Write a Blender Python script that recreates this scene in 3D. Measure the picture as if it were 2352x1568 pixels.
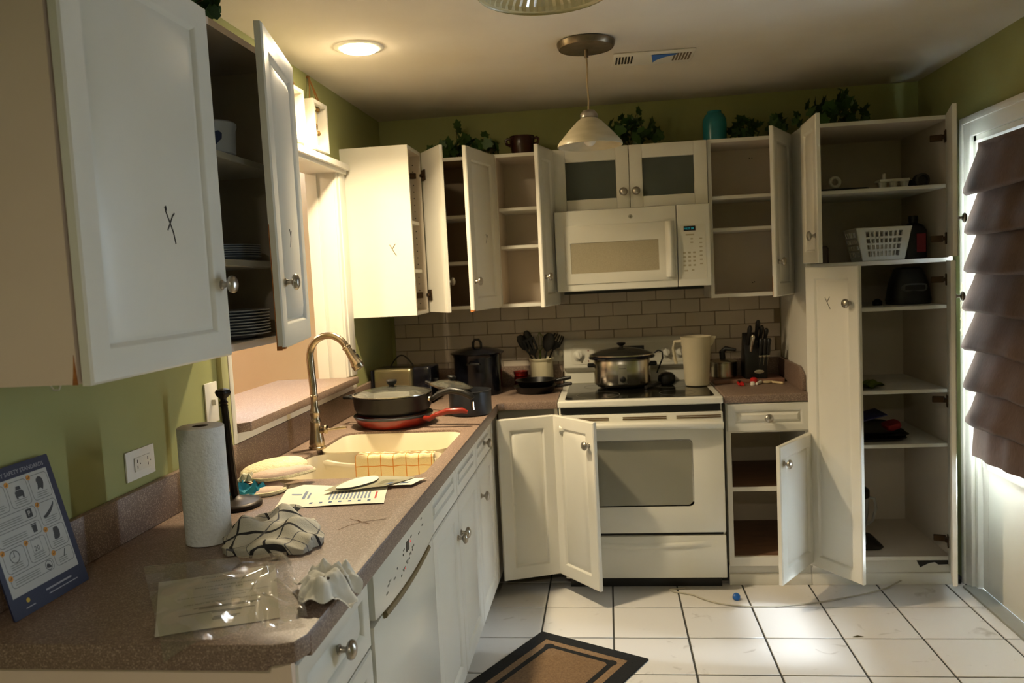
import bpy, bmesh, math, random
from mathutils import Matrix, Vector
random.seed(7)
SC = bpy.context.scene
for o in list(bpy.data.objects): bpy.data.objects.remove(o)

# ------------------------------------------------------------------ camera
cam = bpy.data.cameras.new('camera')
cam.sensor_width = 36.0
cam.lens = 1851.17 / 2352 * 36
cam.clip_start = 0.05
cam.dof.use_dof = True
cam.dof.focus_distance = 2.35
cam.dof.aperture_fstop = 4.5
co = bpy.data.objects.new('camera', cam)
SC.collection.objects.link(co)
co.location = (1.17755, -4.27519, 1.50656)
co.rotation_euler = (1.4910571, 0.0504718, 0.1160255)
SC.camera = co

# ------------------------------------------------------------------ world, daylight
SKY = (0.70, 0.85, 1.0)
SKY_STRENGTH = 60.0
w = bpy.data.worlds.new('world'); SC.world = w; w.use_nodes = True
bg = w.node_tree.nodes['Background']
bg.inputs[0].default_value = (*SKY, 1); bg.inputs[1].default_value = SKY_STRENGTH

def portal(loc, rot, sx, sy):
    """a light portal: gives off nothing, only guides the sky sampling"""
    l = bpy.data.lights.new('window_portal', 'AREA'); l.shape = 'RECTANGLE'; l.size = sx; l.size_y = sy
    l.cycles.is_portal = True
    o = bpy.data.objects.new('window_portal', l); SC.collection.objects.link(o)
    o.location = loc; o.rotation_euler = rot
    return o
portal((2.90, -1.00, 1.265), (0, math.radians(90), 0), 1.35, 0.80)      # glass of the side door
portal((2.88, -5.40, 1.50), (0, math.radians(90), 0), .70, .36)        # window in the right wall beyond the frame

sun = bpy.data.lights.new('sun', 'SUN'); sun.energy = 13.0; sun.angle = math.radians(9); sun.color = (.80, .90, 1.0)
so = bpy.data.objects.new('sun', sun); SC.collection.objects.link(so)
so.rotation_euler = Vector((-.81, .15, -.565)).to_track_quat('-Z', 'Y').to_euler()

SC.view_settings.view_transform = 'Standard'
SC.view_settings.look = 'None'
SC.view_settings.gamma = 1.0
SC.view_settings.use_curve_mapping = False
SC.view_settings.exposure = 0.0
SC.cycles.sample_clamp_indirect = 40

CAN_POWER = 28.0
CAN_COLOR = (1.0, 0.82, 0.53)
HALL_POWER = 34.0
REAR_FILL_POWER = 19.0  # fill lamp added behind the camera
REAR_FILL_COLOR = (1.0, 0.86, 0.68)

# ------------------------------------------------------------------ materials
def lin(c):
    if isinstance(c, str): c = [int(c[i:i + 2], 16) for i in (0, 2, 4)]
    r = []
    for v in c:
        v /= 255.0
        r.append(v / 12.92 if v <= .04045 else ((v + .055) / 1.055) ** 2.4)
    return (*r, 1.0)

MATS = {}
def mat(name, col, rough=.5, metal=0., col2=None, scale=8., bump=0., bscale=None, trans=0., alpha=1.,
        emit=None, estr=0., coat=0., ior=1.45, spec=.5, detail=4., stretch=None, sub=0.):
    if name in MATS: return MATS[name]
    m = bpy.data.materials.new(name); m.use_nodes = True
    nt = m.node_tree; N = nt.nodes; L = nt.links
    p = N['Principled BSDF']
    p.inputs['Roughness'].default_value = rough
    p.inputs['Metallic'].default_value = metal
    p.inputs['IOR'].default_value = ior
    p.inputs['Specular IOR Level'].default_value = spec
    p.inputs['Transmission Weight'].default_value = trans
    p.inputs['Alpha'].default_value = alpha
    p.inputs['Coat Weight'].default_value = coat
    c1 = lin(col); c2 = lin(col2) if col2 else tuple(min(1, v * .90) for v in c1[:3]) + (1,)
    tc = N.new('ShaderNodeTexCoord')
    mp = N.new('ShaderNodeMapping'); L.new(tc.outputs['Object'], mp.inputs[0])
    if stretch: mp.inputs['Scale'].default_value = stretch
    nz = N.new('ShaderNodeTexNoise'); nz.inputs['Scale'].default_value = scale; nz.inputs['Detail'].default_value = detail
    L.new(mp.outputs[0], nz.inputs['Vector'])
    rp = N.new('ShaderNodeValToRGB'); rp.color_ramp.elements[0].position = .35; rp.color_ramp.elements[1].position = .65
    rp.color_ramp.elements[0].color = c2; rp.color_ramp.elements[1].color = c1
    L.new(nz.outputs['Fac'], rp.inputs['Fac']); L.new(rp.outputs['Color'], p.inputs['Base Color'])
    if bump:
        n2 = N.new('ShaderNodeTexNoise'); n2.inputs['Scale'].default_value = bscale or scale * 4; n2.inputs['Detail'].default_value = 3
        L.new(mp.outputs[0], n2.inputs['Vector'])
        b = N.new('ShaderNodeBump'); b.inputs['Strength'].default_value = bump; b.inputs['Distance'].default_value = .004
        L.new(n2.outputs['Fac'], b.inputs['Height']); L.new(b.outputs['Normal'], p.inputs['Normal'])
    if emit:
        p.inputs['Emission Color'].default_value = lin(emit); p.inputs['Emission Strength'].default_value = estr
    MATS[name] = m
    return m

WHITE = mat('white_cabinet_foil', 'dcd9ce', .38, col2='d7d3c6', scale=3)
WHITE_IN = mat('melamine_interior', 'd0c4b3', .55, col2='cabdab', scale=4)
EDGE = mat('raw_board_edge', 'b0743c', .8, col2='8f5526', scale=60)
PINKISH = mat('cabinet_end_panel', 'e0cbb8', .5, col2='dbc5b1', scale=3)  # peach light bounced onto the panel is put into its colour
NICKEL = mat('brushed_nickel', 'b4aea4', .30, 1., col2='a39c90', scale=40)
DARKHINGE = mat('hinge_bronze', '4a3826', .45, .7)
BLACKM = mat('marker_ink', '2c2a26', .7)
BROWNSHELF = mat('brown_shelf_liner', '765843', .55, col2='694d39', scale=10, stretch=(1, 6, 1))
GREEN = mat('wall_green_paint', '9a9c66', .75, col2='959760', scale=5, bump=.06, bscale=120)
CEIL = mat('ceiling_paint', 'cfc8ba', .9, col2='c9c1b2', scale=3, bump=.08, bscale=150)
TRIMW = mat('trim_paint', 'dedbd0', .45, col2='d9d5c9', scale=3)
PEACH = mat('peach_wall_paint', 'dec2a4', .8, col2='dabd9e', scale=4, bump=.05, bscale=100)
APPL = mat('appliance_enamel', 'd8d6ca', .28, col2='d4d1c4', scale=2, coat=.2)
APPL2 = mat('appliance_plastic', 'cfccbe', .42, col2='cac6b7', scale=2)
BLKGLASS = mat('ceramic_cooktop_glass', '15140f', .10, col2='100f0c', scale=3, spec=.6)
BLACK = mat('black_plastic', '12110f', .42, col2='0c0b0a', scale=20)
BLACKGLOSS = mat('black_enamel', '12131a', .16, col2='0c0c10', scale=30)
IRON = mat('dark_pan_coating', '151312', .34, .1, col2='0f0e0d', scale=20, spec=.35)
GREYPAN = mat('grey_pan_coating', '33353a', .36, .3, col2='2c2e32', scale=20)
REDPAN = mat('red_enamel', '7a2013', .28, col2='6c1a0f', scale=8)
RED = mat('red_plastic', 'c0201e', .4)
STEEL = mat('stainless_steel', 'cfc8ba', .24, 1., col2='c0b9aa', scale=60, stretch=(1, 1, .05))
SINKM = mat('sink_composite', 'e2d9c2', .32, col2='dcd2b9', scale=4)
PAPER = mat('paper', 'e8e2d0', .8, col2='e2dbc8', scale=6)
INK = mat('print_ink', '55544e', .8)
NAVY = mat('navy_card', '1f2440', .5)
ORANGE = mat('orange_badge', 'c98a2c', .5)
LEAF = mat('ivy_leaf', '3c5a24', .5, col2='28421a', scale=30)
STEMM = mat('ivy_stem', '4a4020', .7)
GLASSF = mat('frosted_glass', '98a098', .35, trans=.75, ior=1.1)
GLASS = mat('clear_glass', 'f2f4f0', .02, trans=1., ior=1.45)
FILM = mat('clear_film', 'f4f4f0', .06, trans=1., ior=1.25)
BULB = mat('opal_bulb', 'efeadc', .35, trans=.2)
TWINE = mat('twine', '8a5f2c', .9)
BRONZE = mat('dark_bronze', '2a211a', .38, .6, col2='1d1712', scale=30)
FAUCET = mat('faucet_brushed_nickel', 'a89a84', .27, 1., col2='9a8b74', scale=40)

def laminate():
    m = bpy.data.materials.new('speckled_laminate'); m.use_nodes = True
    nt = m.node_tree; N = nt.nodes; L = nt.links; p = N['Principled BSDF']
    p.inputs['Roughness'].default_value = .42
    tc = N.new('ShaderNodeTexCoord')
    n1 = N.new('ShaderNodeTexNoise'); n1.inputs['Scale'].default_value = 380; n1.inputs['Detail'].default_value = 2
    n2 = N.new('ShaderNodeTexVoronoi'); n2.inputs['Scale'].default_value = 420
    L.new(tc.outputs['Object'], n1.inputs[0]); L.new(tc.outputs['Object'], n2.inputs[0])
    r = N.new('ShaderNodeValToRGB'); e = r.color_ramp.elements
    e[0].position = .36; e[0].color = lin('68554a'); e[1].position = .66; e[1].color = lin('8b7667')
    k = r.color_ramp.elements.new(.5); k.color = lin('786356')
    L.new(n1.outputs['Fac'], r.inputs[0])
    r2 = N.new('ShaderNodeValToRGB'); r2.color_ramp.elements[0].position = .80; r2.color_ramp.elements[1].position = .9
    sp = N.new('ShaderNodeSeparateColor'); L.new(n2.outputs['Color'], sp.inputs[0]); L.new(sp.outputs[0], r2.inputs[0])
    mx = N.new('ShaderNodeMix'); mx.data_type = 'RGBA'; mx.inputs[7].default_value = lin('9f8b7b')
    L.new(r2.outputs[0], mx.inputs[0]); L.new(r.outputs[0], mx.inputs[6]); L.new(mx.outputs[2], p.inputs['Base Color'])
    return m
LAM = laminate()

def tile_mat():
    m = bpy.data.materials.new('marbled_floor_tile'); m.use_nodes = True
    nt = m.node_tree; N = nt.nodes; L = nt.links; p = N['Principled BSDF']
    p.inputs['Roughness'].default_value = .3
    g = N.new('ShaderNodeNewGeometry')
    oi = N.new('ShaderNodeObjectInfo')
    ad = N.new('ShaderNodeVectorMath'); ad.operation = 'MULTIPLY_ADD'; ad.inputs[2].default_value = (0, 0, 0)
    ad.inputs[1].default_value = (1, 1, 1)
    cb = N.new('ShaderNodeCombineXYZ'); mu = N.new('ShaderNodeMath'); mu.operation = 'MULTIPLY'; mu.inputs[1].default_value = 37
    L.new(oi.outputs['Random'], mu.inputs[0]); L.new(mu.outputs[0], cb.inputs[2])
    L.new(g.outputs['Position'], ad.inputs[0]); L.new(cb.outputs[0], ad.inputs[2])
    n1 = N.new('ShaderNodeTexNoise'); n1.inputs['Scale'].default_value = 9; n1.inputs['Detail'].default_value = 6; n1.inputs['Distortion'].default_value = 1.6
    L.new(ad.outputs[0], n1.inputs[0])
    r = N.new('ShaderNodeValToRGB'); e = r.color_ramp.elements
    e[0].position = .24; e[0].color = lin('b2aba2'); e[1].position = .36; e[1].color = lin('d3cfc9')
    L.new(n1.outputs['Fac'], r.inputs[0]); L.new(r.outputs[0], p.inputs['Base Color'])
    return m
TILE = tile_mat()
GROUT = mat('dark_grout', '4a4a46', .9, col2='3c3c38', scale=40)
WTILE = mat('wall_tile_glaze', 'c4b8aa', .35, col2='bbaf9f', scale=5)
WGROUT = mat('wall_grout', '8d7d66', .9)

def check_mat(name, base, line, pitch, width, line2=None, rough=.9, ax=(0, 1)):
    """woven cloth with a window-pane check, from object coordinates stored as UV"""
    m = bpy.data.materials.new(name); m.use_nodes = True
    nt = m.node_tree; N = nt.nodes; L = nt.links; p = N['Principled BSDF']; p.inputs['Roughness'].default_value = rough
    uv = N.new('ShaderNodeUVMap'); uv.uv_map = 'UVMap'
    sp = N.new('ShaderNodeSeparateXYZ'); L.new(uv.outputs[0], sp.inputs[0])
    def stripe(sock, pt, wd, off=0.):
        a = N.new('ShaderNodeMath'); a.operation = 'ADD'; a.inputs[1].default_value = off; L.new(sock, a.inputs[0])
        d = N.new('ShaderNodeMath'); d.operation = 'DIVIDE'; d.inputs[1].default_value = pt; L.new(a.outputs[0], d.inputs[0])
        f = N.new('ShaderNodeMath'); f.operation = 'FRACT'; L.new(d.outputs[0], f.inputs[0])
        l = N.new('ShaderNodeMath'); l.operation = 'LESS_THAN'; l.inputs[1].default_value = wd / pt; L.new(f.outputs[0], l.inputs[0])
        return l.outputs[0]
    sx = stripe(sp.outputs[0], pitch, width); sy = stripe(sp.outputs[1], pitch, width)
    mxm = N.new('ShaderNodeMath'); mxm.operation = 'MAXIMUM'; L.new(sx, mxm.inputs[0]); L.new(sy, mxm.inputs[1])
    nz = N.new('ShaderNodeTexNoise'); nz.inputs['Scale'].default_value = 300; L.new(uv.outputs[0], nz.inputs[0])
    bs = N.new('ShaderNodeMix'); bs.data_type = 'RGBA'; L.new(nz.outputs['Fac'], bs.inputs[0])
    c = lin(base); bs.inputs[6].default_value = tuple(v * .82 for v in c[:3]) + (1,); bs.inputs[7].default_value = c
    mx = N.new('ShaderNodeMix'); mx.data_type = 'RGBA'; L.new(mxm.outputs[0], mx.inputs[0])
    L.new(bs.outputs[2], mx.inputs[6]); mx.inputs[7].default_value = lin(line)
    out = mx.outputs[2]
    if line2:
        s2 = stripe(sp.outputs[0], pitch, width * .3, pitch * .5); s3 = stripe(sp.outputs[1], pitch, width * .3, pitch * .5)
        m3 = N.new('ShaderNodeMath'); m3.operation = 'MAXIMUM'; L.new(s2, m3.inputs[0]); L.new(s3, m3.inputs[1])
        m4 = N.new('ShaderNodeMix'); m4.data_type = 'RGBA'; L.new(m3.outputs[0], m4.inputs[0]); L.new(out, m4.inputs[6]); m4.inputs[7].default_value = lin(line2)
        out = m4.outputs[2]
    L.new(out, p.inputs['Base Color'])
    b = N.new('ShaderNodeBump'); b.inputs['Strength'].default_value = .5; b.inputs['Distance'].default_value = .002
    L.new(nz.outputs['Fac'], b.inputs['Height']); L.new(b.outputs['Normal'], p.inputs['Normal'])
    return m

# ------------------------------------------------------------------ mesh helpers
class MB:
    def __init__(s): s.v = []; s.f = []; s.uv = None
    def add(s, vs, fs, M=None):
        n = len(s.v)
        s.v += [tuple(M @ Vector(v)) if M is not None else tuple(v) for v in vs]
        s.f += [tuple(i + n for i in f) for f in fs]
        return s
    def box(s, x0, x1, y0, y1, z0, z1, M=None):
        vs = [(x, y, z) for z in (z0, z1) for y in (y0, y1) for x in (x0, x1)]
        return s.add(vs, [(0, 2, 3, 1), (4, 5, 7, 6), (0, 1, 5, 4), (2, 6, 7, 3), (0, 4, 6, 2), (1, 3, 7, 5)], M)
    def loft(s, rings, seg=24, M=None, cap0=True, cap1=True, n=2.0):
        """rings: (rx, ry, z[, cx, cy]); superellipse exponent n"""
        vs = []; fs = []
        for r in rings:
            rx, ry, z = r[:3]; cx, cy = r[3:5] if len(r) > 3 else (0, 0)
            for k in range(seg):
                a = 2 * math.pi * k / seg; c, d = math.cos(a), math.sin(a)
                vs.append((cx + rx * math.copysign(abs(c) ** (2 / n), c), cy + ry * math.copysign(abs(d) ** (2 / n), d), z))
        for i in range(len(rings) - 1):
            for k in range(seg):
                fs.append((i * seg + k, i * seg + (k + 1) % seg, (i + 1) * seg + (k + 1) % seg, (i + 1) * seg + k))
        if cap0: fs.append(tuple(range(seg))[::-1])
        if cap1: fs.append(tuple((len(rings) - 1) * seg + k for k in range(seg)))
        return s.add(vs, fs, M)
    def lathe(s, prof, seg=24, M=None, cap0=True, cap1=True):
        return s.loft([(max(r, 1e-4), max(r, 1e-4), z) for r, z in prof], seg, M, cap0, cap1)
    def tube(s, pts, r, seg=8, cap=True, M=None):
        pts = [Vector(p) for p in pts]; rs = r if isinstance(r, (list, tuple)) else [r] * len(pts)
        vs = []; fs = []; prev = None
        for i, p in enumerate(pts):
            t = (pts[min(i + 1, len(pts) - 1)] - pts[max(i - 1, 0)]).normalized()
            if prev is None:
                u = t.orthogonal().normalized()
            else:
                u = (prev - t * prev.dot(t)); u = u.normalized() if u.length > 1e-6 else t.orthogonal().normalized()
            prev = u; v = t.cross(u)
            for k in range(seg):
                a = 2 * math.pi * k / seg
                vs.append(p + (u * math.cos(a) + v * math.sin(a)) * rs[i])
        for i in range(len(pts) - 1):
            for k in range(seg):
                fs.append((i * seg + k, i * seg + (k + 1) % seg, (i + 1) * seg + (k + 1) % seg, (i + 1) * seg + k))
        if cap:
            fs.append(tuple(range(seg))[::-1]); fs.append(tuple((len(pts) - 1) * seg + k for k in range(seg)))
        return s.add(vs, fs, M)
    def prism(s, poly, z0, z1, M=None):
        n = len(poly)
        vs = [(x, y, z0) for x, y in poly] + [(x, y, z1) for x, y in poly]
        fs = [tuple(range(n))[::-1], tuple(range(n, 2 * n))] + [(i, (i + 1) % n, n + (i + 1) % n, n + i) for i in range(n)]
        return s.add(vs, fs, M)
    def ball(s, c, rx, ry=None, rz=None, seg=16, rings=9, M=None):
        ry = ry or rx; rz = rz or rx
        R = [(max(1e-4, rx * math.sin(math.pi * i / rings)), max(1e-4, ry * math.sin(math.pi * i / rings)), -rz * math.cos(math.pi * i / rings)) for i in range(rings + 1)]
        MM = Matrix.Translation(c) if M is None else M @ Matrix.Translation(c)
        return s.loft(R, seg, MM)
    def grid(s, fn, nu, nv, thick=None, M=None):
        """fn(u,v)->point, u,v in 0..1; optional solid thickness along z"""
        P = [fn(i / nu, j / nv) for j in range(nv + 1) for i in range(nu + 1)]
        W = nu + 1
        F = [(j * W + i, j * W + i + 1, (j + 1) * W + i + 1, (j + 1) * W + i) for j in range(nv) for i in range(nu)]
        if thick:
            n = len(P); Q = [(p[0], p[1], p[2] - thick) for p in P]
            F2 = [tuple(k + n for k in f[::-1]) for f in F]
            rim = [j * W for j in range(nv, 0, -1)] + list(range(0, nu)) + [j * W + nu for j in range(0, nv)] + [nv * W + i for i in range(nu, 0, -1)]
            S = [(rim[i], rim[i] + n, rim[(i + 1) % len(rim)] + n, rim[(i + 1) % len(rim)]) for i in range(len(rim))]
            P = P + Q; F = F + F2 + S
        return s.add(P, F, M)

def T3(x, y, z): return Matrix.Translation((x, y, z))
def RX(a): return Matrix.Rotation(a, 4, 'X')
def RY(a): return Matrix.Rotation(a, 4, 'Y')
def RZ(a): return Matrix.Rotation(a, 4, 'Z')
AXX = RY(math.pi / 2)          # local z -> world +x
AXNY = RX(math.pi / 2)         # local z -> world -y

def link(o): SC.collection.objects.link(o); return o
def mesh_obj(name, mb, m, off=(0, 0, 0), bevel=0., bseg=2, smooth=True, angle=40, doubles=False, uvf=None):
    me = bpy.data.meshes.new(name)
    bm = bmesh.new()
    vs = [bm.verts.new((v[0] - off[0], v[1] - off[1], v[2] - off[2])) for v in mb.v]
    for f in mb.f:
        try: bm.faces.new([vs[i] for i in f])
        except ValueError: pass
    if doubles: bmesh.ops.remove_doubles(bm, verts=bm.verts, dist=1e-5)
    bmesh.ops.recalc_face_normals(bm, faces=bm.faces)
    if bevel:
        ed = [e for e in bm.edges if len(e.link_faces) == 2 and e.calc_face_angle(0) > .6]
        bmesh.ops.bevel(bm, geom=ed, offset=bevel, segments=bseg, affect='EDGES', profile=.6, clamp_overlap=True)
    if uvf:
        ul = bm.loops.layers.uv.new('UVMap')
        bm.verts.index_update()
        for f in bm.faces:
            for l in f.loops: l[ul].uv = uvf[l.vert.index] if isinstance(uvf, list) else uvf(l.vert.co)
    bm.to_mesh(me); bm.free()
    if smooth:
        for p in me.polygons: p.use_smooth = True
        me.set_sharp_from_angle(angle=math.radians(angle))
    me.materials.append(m)
    o = bpy.data.objects.new(name, me)
    return link(o)

class Thing:
    """an Empty at the base of a thing; parts are given in world coordinates"""
    def __init__(s, name, label, cat, loc, group=None):
        o = bpy.data.objects.new(name, None); link(o); o.empty_display_size = .05
        o.location = loc; o['label'] = label; o['category'] = cat
        if group: o['group'] = group
        s.o = o; s.loc = loc
    def part(s, name, mb, m, parent=None, **k):
        lab = k.pop('label', None); kind = k.pop('kind', None)
        o = mesh_obj(name, mb, m, s.loc, **k)
        o.parent = parent or s.o
        if lab: o['label'] = lab
        if kind: o['kind'] = kind
        return o
def single(name, label, cat, mb, m, loc=(0, 0, 0), group=None, **k):
    o = mesh_obj(name, mb, m, loc, **k); o.location = loc
    o['label'] = label; o['category'] = cat
    if group: o['group'] = group
    return o
def inner_faces(o, off, lo, hi, m):
    """give the inward faces of an open box the lining material"""
    o.data.materials.append(m)
    for p in o.data.polygons:
        c = p.center + Vector(off)
        d = min(min(c[k] - lo[k] for k in range(3)), min(hi[k] - c[k] for k in range(3)))
        if d > .010: p.material_index = 1
def struct(name, mb, m, parent=None, **k):
    o = mesh_obj(name, mb, m, **k)
    if parent: o.parent = parent
    else: o['kind'] = 'structure'
    return o
def text_mb(body, size, M, thick=.0, align='LEFT'):
    """letters as flat mesh"""
    cu = bpy.data.curves.new('t', 'FONT'); cu.body = body; cu.size = size; cu.align_x = align; cu.extrude = thick
    cu.resolution_u = 2
    ob = bpy.data.objects.new('t', cu); link(ob)
    dg = bpy.context.evaluated_depsgraph_get(); dg.update()
    me = bpy.data.meshes.new_from_object(ob.evaluated_get(dg))
    mb = MB(); mb.add([tuple(v.co) for v in me.vertices], [tuple(p.vertices) for p in me.polygons], M)
    bpy.data.objects.remove(ob); bpy.data.curves.remove(cu); bpy.data.meshes.remove(me)
    return mb
def rrect(w, h, r, n=5, cx=0, cy=0):
    P = []
    for sx, sy, a0 in ((1, 1, 0), (-1, 1, 90), (-1, -1, 180), (1, -1, 270)):
        for k in range(n + 1):
            a = math.radians(a0 + 90 * k / n)
            P.append((cx + sx * (w / 2 - r) + r * math.cos(a), cy + sy * (h / 2 - r) + r * math.sin(a)))
    return P
# ------------------------------------------------------------------ the room
XL, XR, YB, ZC = -.02, 2.775, .09, 2.385
YN = -6.05                       # wall behind the camera
TH = .12
# floor: dark grout bed with single tiles
S = .3043; TX0, TY0 = .8432, -.7248
m = MB(); m.box(XL - TH, XR + TH, YN - TH, YB + TH, -.06, -.004)
floor = struct('floor', m, GROUT)
tm = {}
def tile_mesh(wd, hg):
    k = (round(wd, 4), round(hg, 4))
    if k not in tm:
        b = MB(); b.box(-wd / 2, wd / 2, -hg / 2, hg / 2, -.008, 0)
        o = mesh_obj('tile', b, TILE, bevel=.0015, bseg=1); tm[k] = o.data
        bpy.data.objects.remove(o)
    return tm[k]
G = .0078
xs = [XL + .01] + [TX0 + i * S for i in range(-2, 7)] + [XR - .02]
ys = [TY0 + 2 * S - j * S for j in range(0, 16)]
for a, b in zip(xs[:-1], xs[1:]):
    for c, d in zip(ys[:-1], ys[1:]):
        o = bpy.data.objects.new('tile', tile_mesh(b - a - G, c - d - G)); link(o)
        o.location = ((a + b) / 2, (c + d) / 2, random.uniform(-.0006, .0004)); o.parent = floor
        o.rotation_euler.z = random.choice((0, math.pi)) if abs((b - a) - S) < 1e-3 else 0

m = MB(); m.box(-2.4, XR + TH, YN - TH, YB + TH, ZC, ZC + .1)
struct('ceiling', m, CEIL)
# left wall with the pass-through opening
OY0, OY1, OZ0, OZ1 = -1.885, -.74, 1.045, 2.03
m = MB()
m.box(XL - TH, XL, YN - TH, OY0, 0, ZC); m.box(XL - TH, XL, OY1, YB + TH, 0, ZC)
m.box(XL - TH, XL, OY0, OY1, 0, OZ0); m.box(XL - TH, XL, OY0, OY1, OZ1, ZC)
struct('wall_left', m, GREEN)
m = MB(); m.box(XL, XR + TH, YB, YB + TH, 0, ZC)
wall_back = struct('wall_back', m, GREEN)
# tiled backsplash on the back wall
m = MB(); m.box(.0, 2.075, YB - .004, YB, .95, 1.42)
bsp = struct('backsplash_bed', m, WGROUT, parent=wall_back)
TW, THh, g = .1524, .0735, .003
b = MB(); b.box(-TW / 2 + g / 2, TW / 2 - g / 2, -.006, .003, -THh / 2 + g / 2, THh / 2 - g / 2)
o = mesh_obj('tile', b, WTILE, bevel=.0015, bseg=1); wt = o.data; bpy.data.objects.remove(o)
for r in range(-3, 4):
    z = 1.2365 + r * THh - .0005
    x = 1.2055 - TW * 8 + (TW / 2 if r % 2 else 0)
    while x < 2.07:
        lo, hi = max(x - TW / 2, .0), min(x + TW / 2, 2.074)
        if hi - lo > .010:
            if hi - lo > TW - .001:
                me = wt
            else:
                b = MB(); b.box(-(hi - lo) / 2 + g / 2, (hi - lo) / 2 - g / 2, -.006, .003, -THh / 2 + g / 2, THh / 2 - g / 2)
                o = mesh_obj('tile', b, WTILE, bevel=.0015, bseg=1); me = o.data; bpy.data.objects.remove(o)
            o = bpy.data.objects.new('wall_tile', me); link(o); o.location = ((lo + hi) / 2, YB - .004, z); o.parent = bsp
        x += TW
# right wall with the outside door opening
DY0, DY1, DZ1 = -1.46, -.53, 2.01
WY0, WY1, WZ0, WZ1 = -5.58, -5.22, 1.15, 1.85
m = MB()
m.box(XR, XR + TH, YN - TH, WY0, 0, ZC); m.box(XR, XR + TH, WY0, WY1, 0, WZ0); m.box(XR, XR + TH, WY0, WY1, WZ1, ZC); m.box(XR, XR + TH, WY1, DY0, 0, ZC)
m.box(XR, XR + TH, DY1, YB + TH, 0, ZC); m.box(XR, XR + TH, DY0, DY1, DZ1, ZC)
struct('wall_right', m, GREEN)
# window in the right wall, nearer than the frame shows
m = MB()
for a in (WY0, (WY0 + WY1) / 2 - .02, WY1 - .04): m.box(XR + .04, XR + .08, a, a + .04, WZ0, WZ1)
m.box(XR + .04, XR + .08, WY0, WY1, WZ0, WZ0 + .04); m.box(XR + .04, XR + .08, WY0, WY1, WZ1 - .04, WZ1)
struct('window_1', m, TRIMW)
m = MB(); m.box(XR + TH, XR + TH + 2.0, -6.4, -4.4, 2.25, 2.32); struct('sun_block_1', m, TRIMW)      # unseen slab added to keep the sun out of that window
m = MB(); m.box(XL, XR, YN - TH, YN, 0, ZC); struct('wall_rear', m, GREEN)
sheer = bpy.data.materials.new('window_dimmer'); sheer.use_nodes = True  # unseen tinted sheet added to weaken the light of the side window
_n = sheer.node_tree.nodes; _l = sheer.node_tree.links; _n.remove(_n['Principled BSDF'])
_t = _n.new('ShaderNodeBsdfTransparent'); _t.inputs[0].default_value = (.34, .34, .34, 1); _l.new(_t.outputs[0], _n['Material Output'].inputs[0])
b = MB(); b.grid(lambda u, v: (XR + .02 + .008 * math.sin(40 * u), WY0 + (WY1 - WY0) * u, WZ0 + (WZ1 - WZ0) * v), 40, 2)
single('window_dimmer', 'added unseen grey curtain over the small side window', 'dimmer', b, sheer, (XR + .02, (WY0 + WY1) / 2, WZ0))
# the next room seen through the pass-through
m = MB()
m.box(-2.4, -2.28, -6.1, .4, 0, ZC)
struct('wall_far', m, PEACH)
m = MB(); m.box(-2.28, XL - TH, .28, .40, 0, ZC); struct('wall_north', m, PEACH)
m = MB(); m.box(-2.28, XL - TH, -6.1, -5.98, 0, ZC); struct('wall_south', m, PEACH)
m = MB(); m.box(-2.28, XL - TH, -6.1, .4, -.06, 0); struct('floor_far', m, mat('beige_carpet', 'b59a7c', .95, bump=.3, bscale=300))
# trim of the pass-through
m = MB(); m.box(XL - TH - .01, XL + .012, OY0 - .012, OY0 + .004, OZ0 - .02, OZ1)      # left jamb face
m.box(XL - .001, XL + .016, OY0 - .055, OY0 - .012, 1.0255, OZ1)
struct('trim_1', m, mat('trim_shade_green', 'b3b382', .5), bevel=.002)  # green-lit shade on the white casing put into its colour
m = MB(); m.box(XL - .001, XL + .018, OY0 - .012, OY0 + .014, 1.0255, OZ1); m.box(XL - .001, XL + .018, OY0 + .014, OY1 + .1, 1.0255, 1.056)
struct('trim_2', m, TRIMW, bevel=.002)
m = MB(); m.box(XL - TH - .002, XL + .005, OY1 - .004, OY1 + .012, OZ0, OZ1); m.box(XL - TH - .002, XL - .07, OY1 - .016, OY1 - .004, OZ0 + .03, OZ1)
m.box(XL - .001, XL + .016, OY1, OY1 + .122, 1.09, OZ1); m.box(XL - .001, XL + .022, OY1 + .03, OY1 + .11, 1.09, OZ1)
struct('trim_3', m, TRIMW, bevel=.003)
m = MB(); m.box(XL - TH, XL + .05, OY0 - .08, OY1 + .105, OZ1, OZ1 + .026); m.box(XL - TH, XL + .034, OY0 - .06, OY1 + .10, OZ1 - .018, OZ1)
struct('trim_4', m, TRIMW, bevel=.003)
# ledge of the pass-through
m = MB()
m.prism([(-.34, OY0 + .016), (.005, OY0 + .016), (.032, OY0 + .043), (.032, OY1 + .028), (.018, OY1 + .036), (XL, OY1 - .006), (-.34, OY1 - .006)], 1.058, 1.089)
t = Thing('pass_through_ledge', 'brown laminate ledge along the bottom of the wall opening above the sink', 'ledge', (-.1, -1.3, 1.058))
t.part('ledge_top', m, LAM, bevel=.004)

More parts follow.
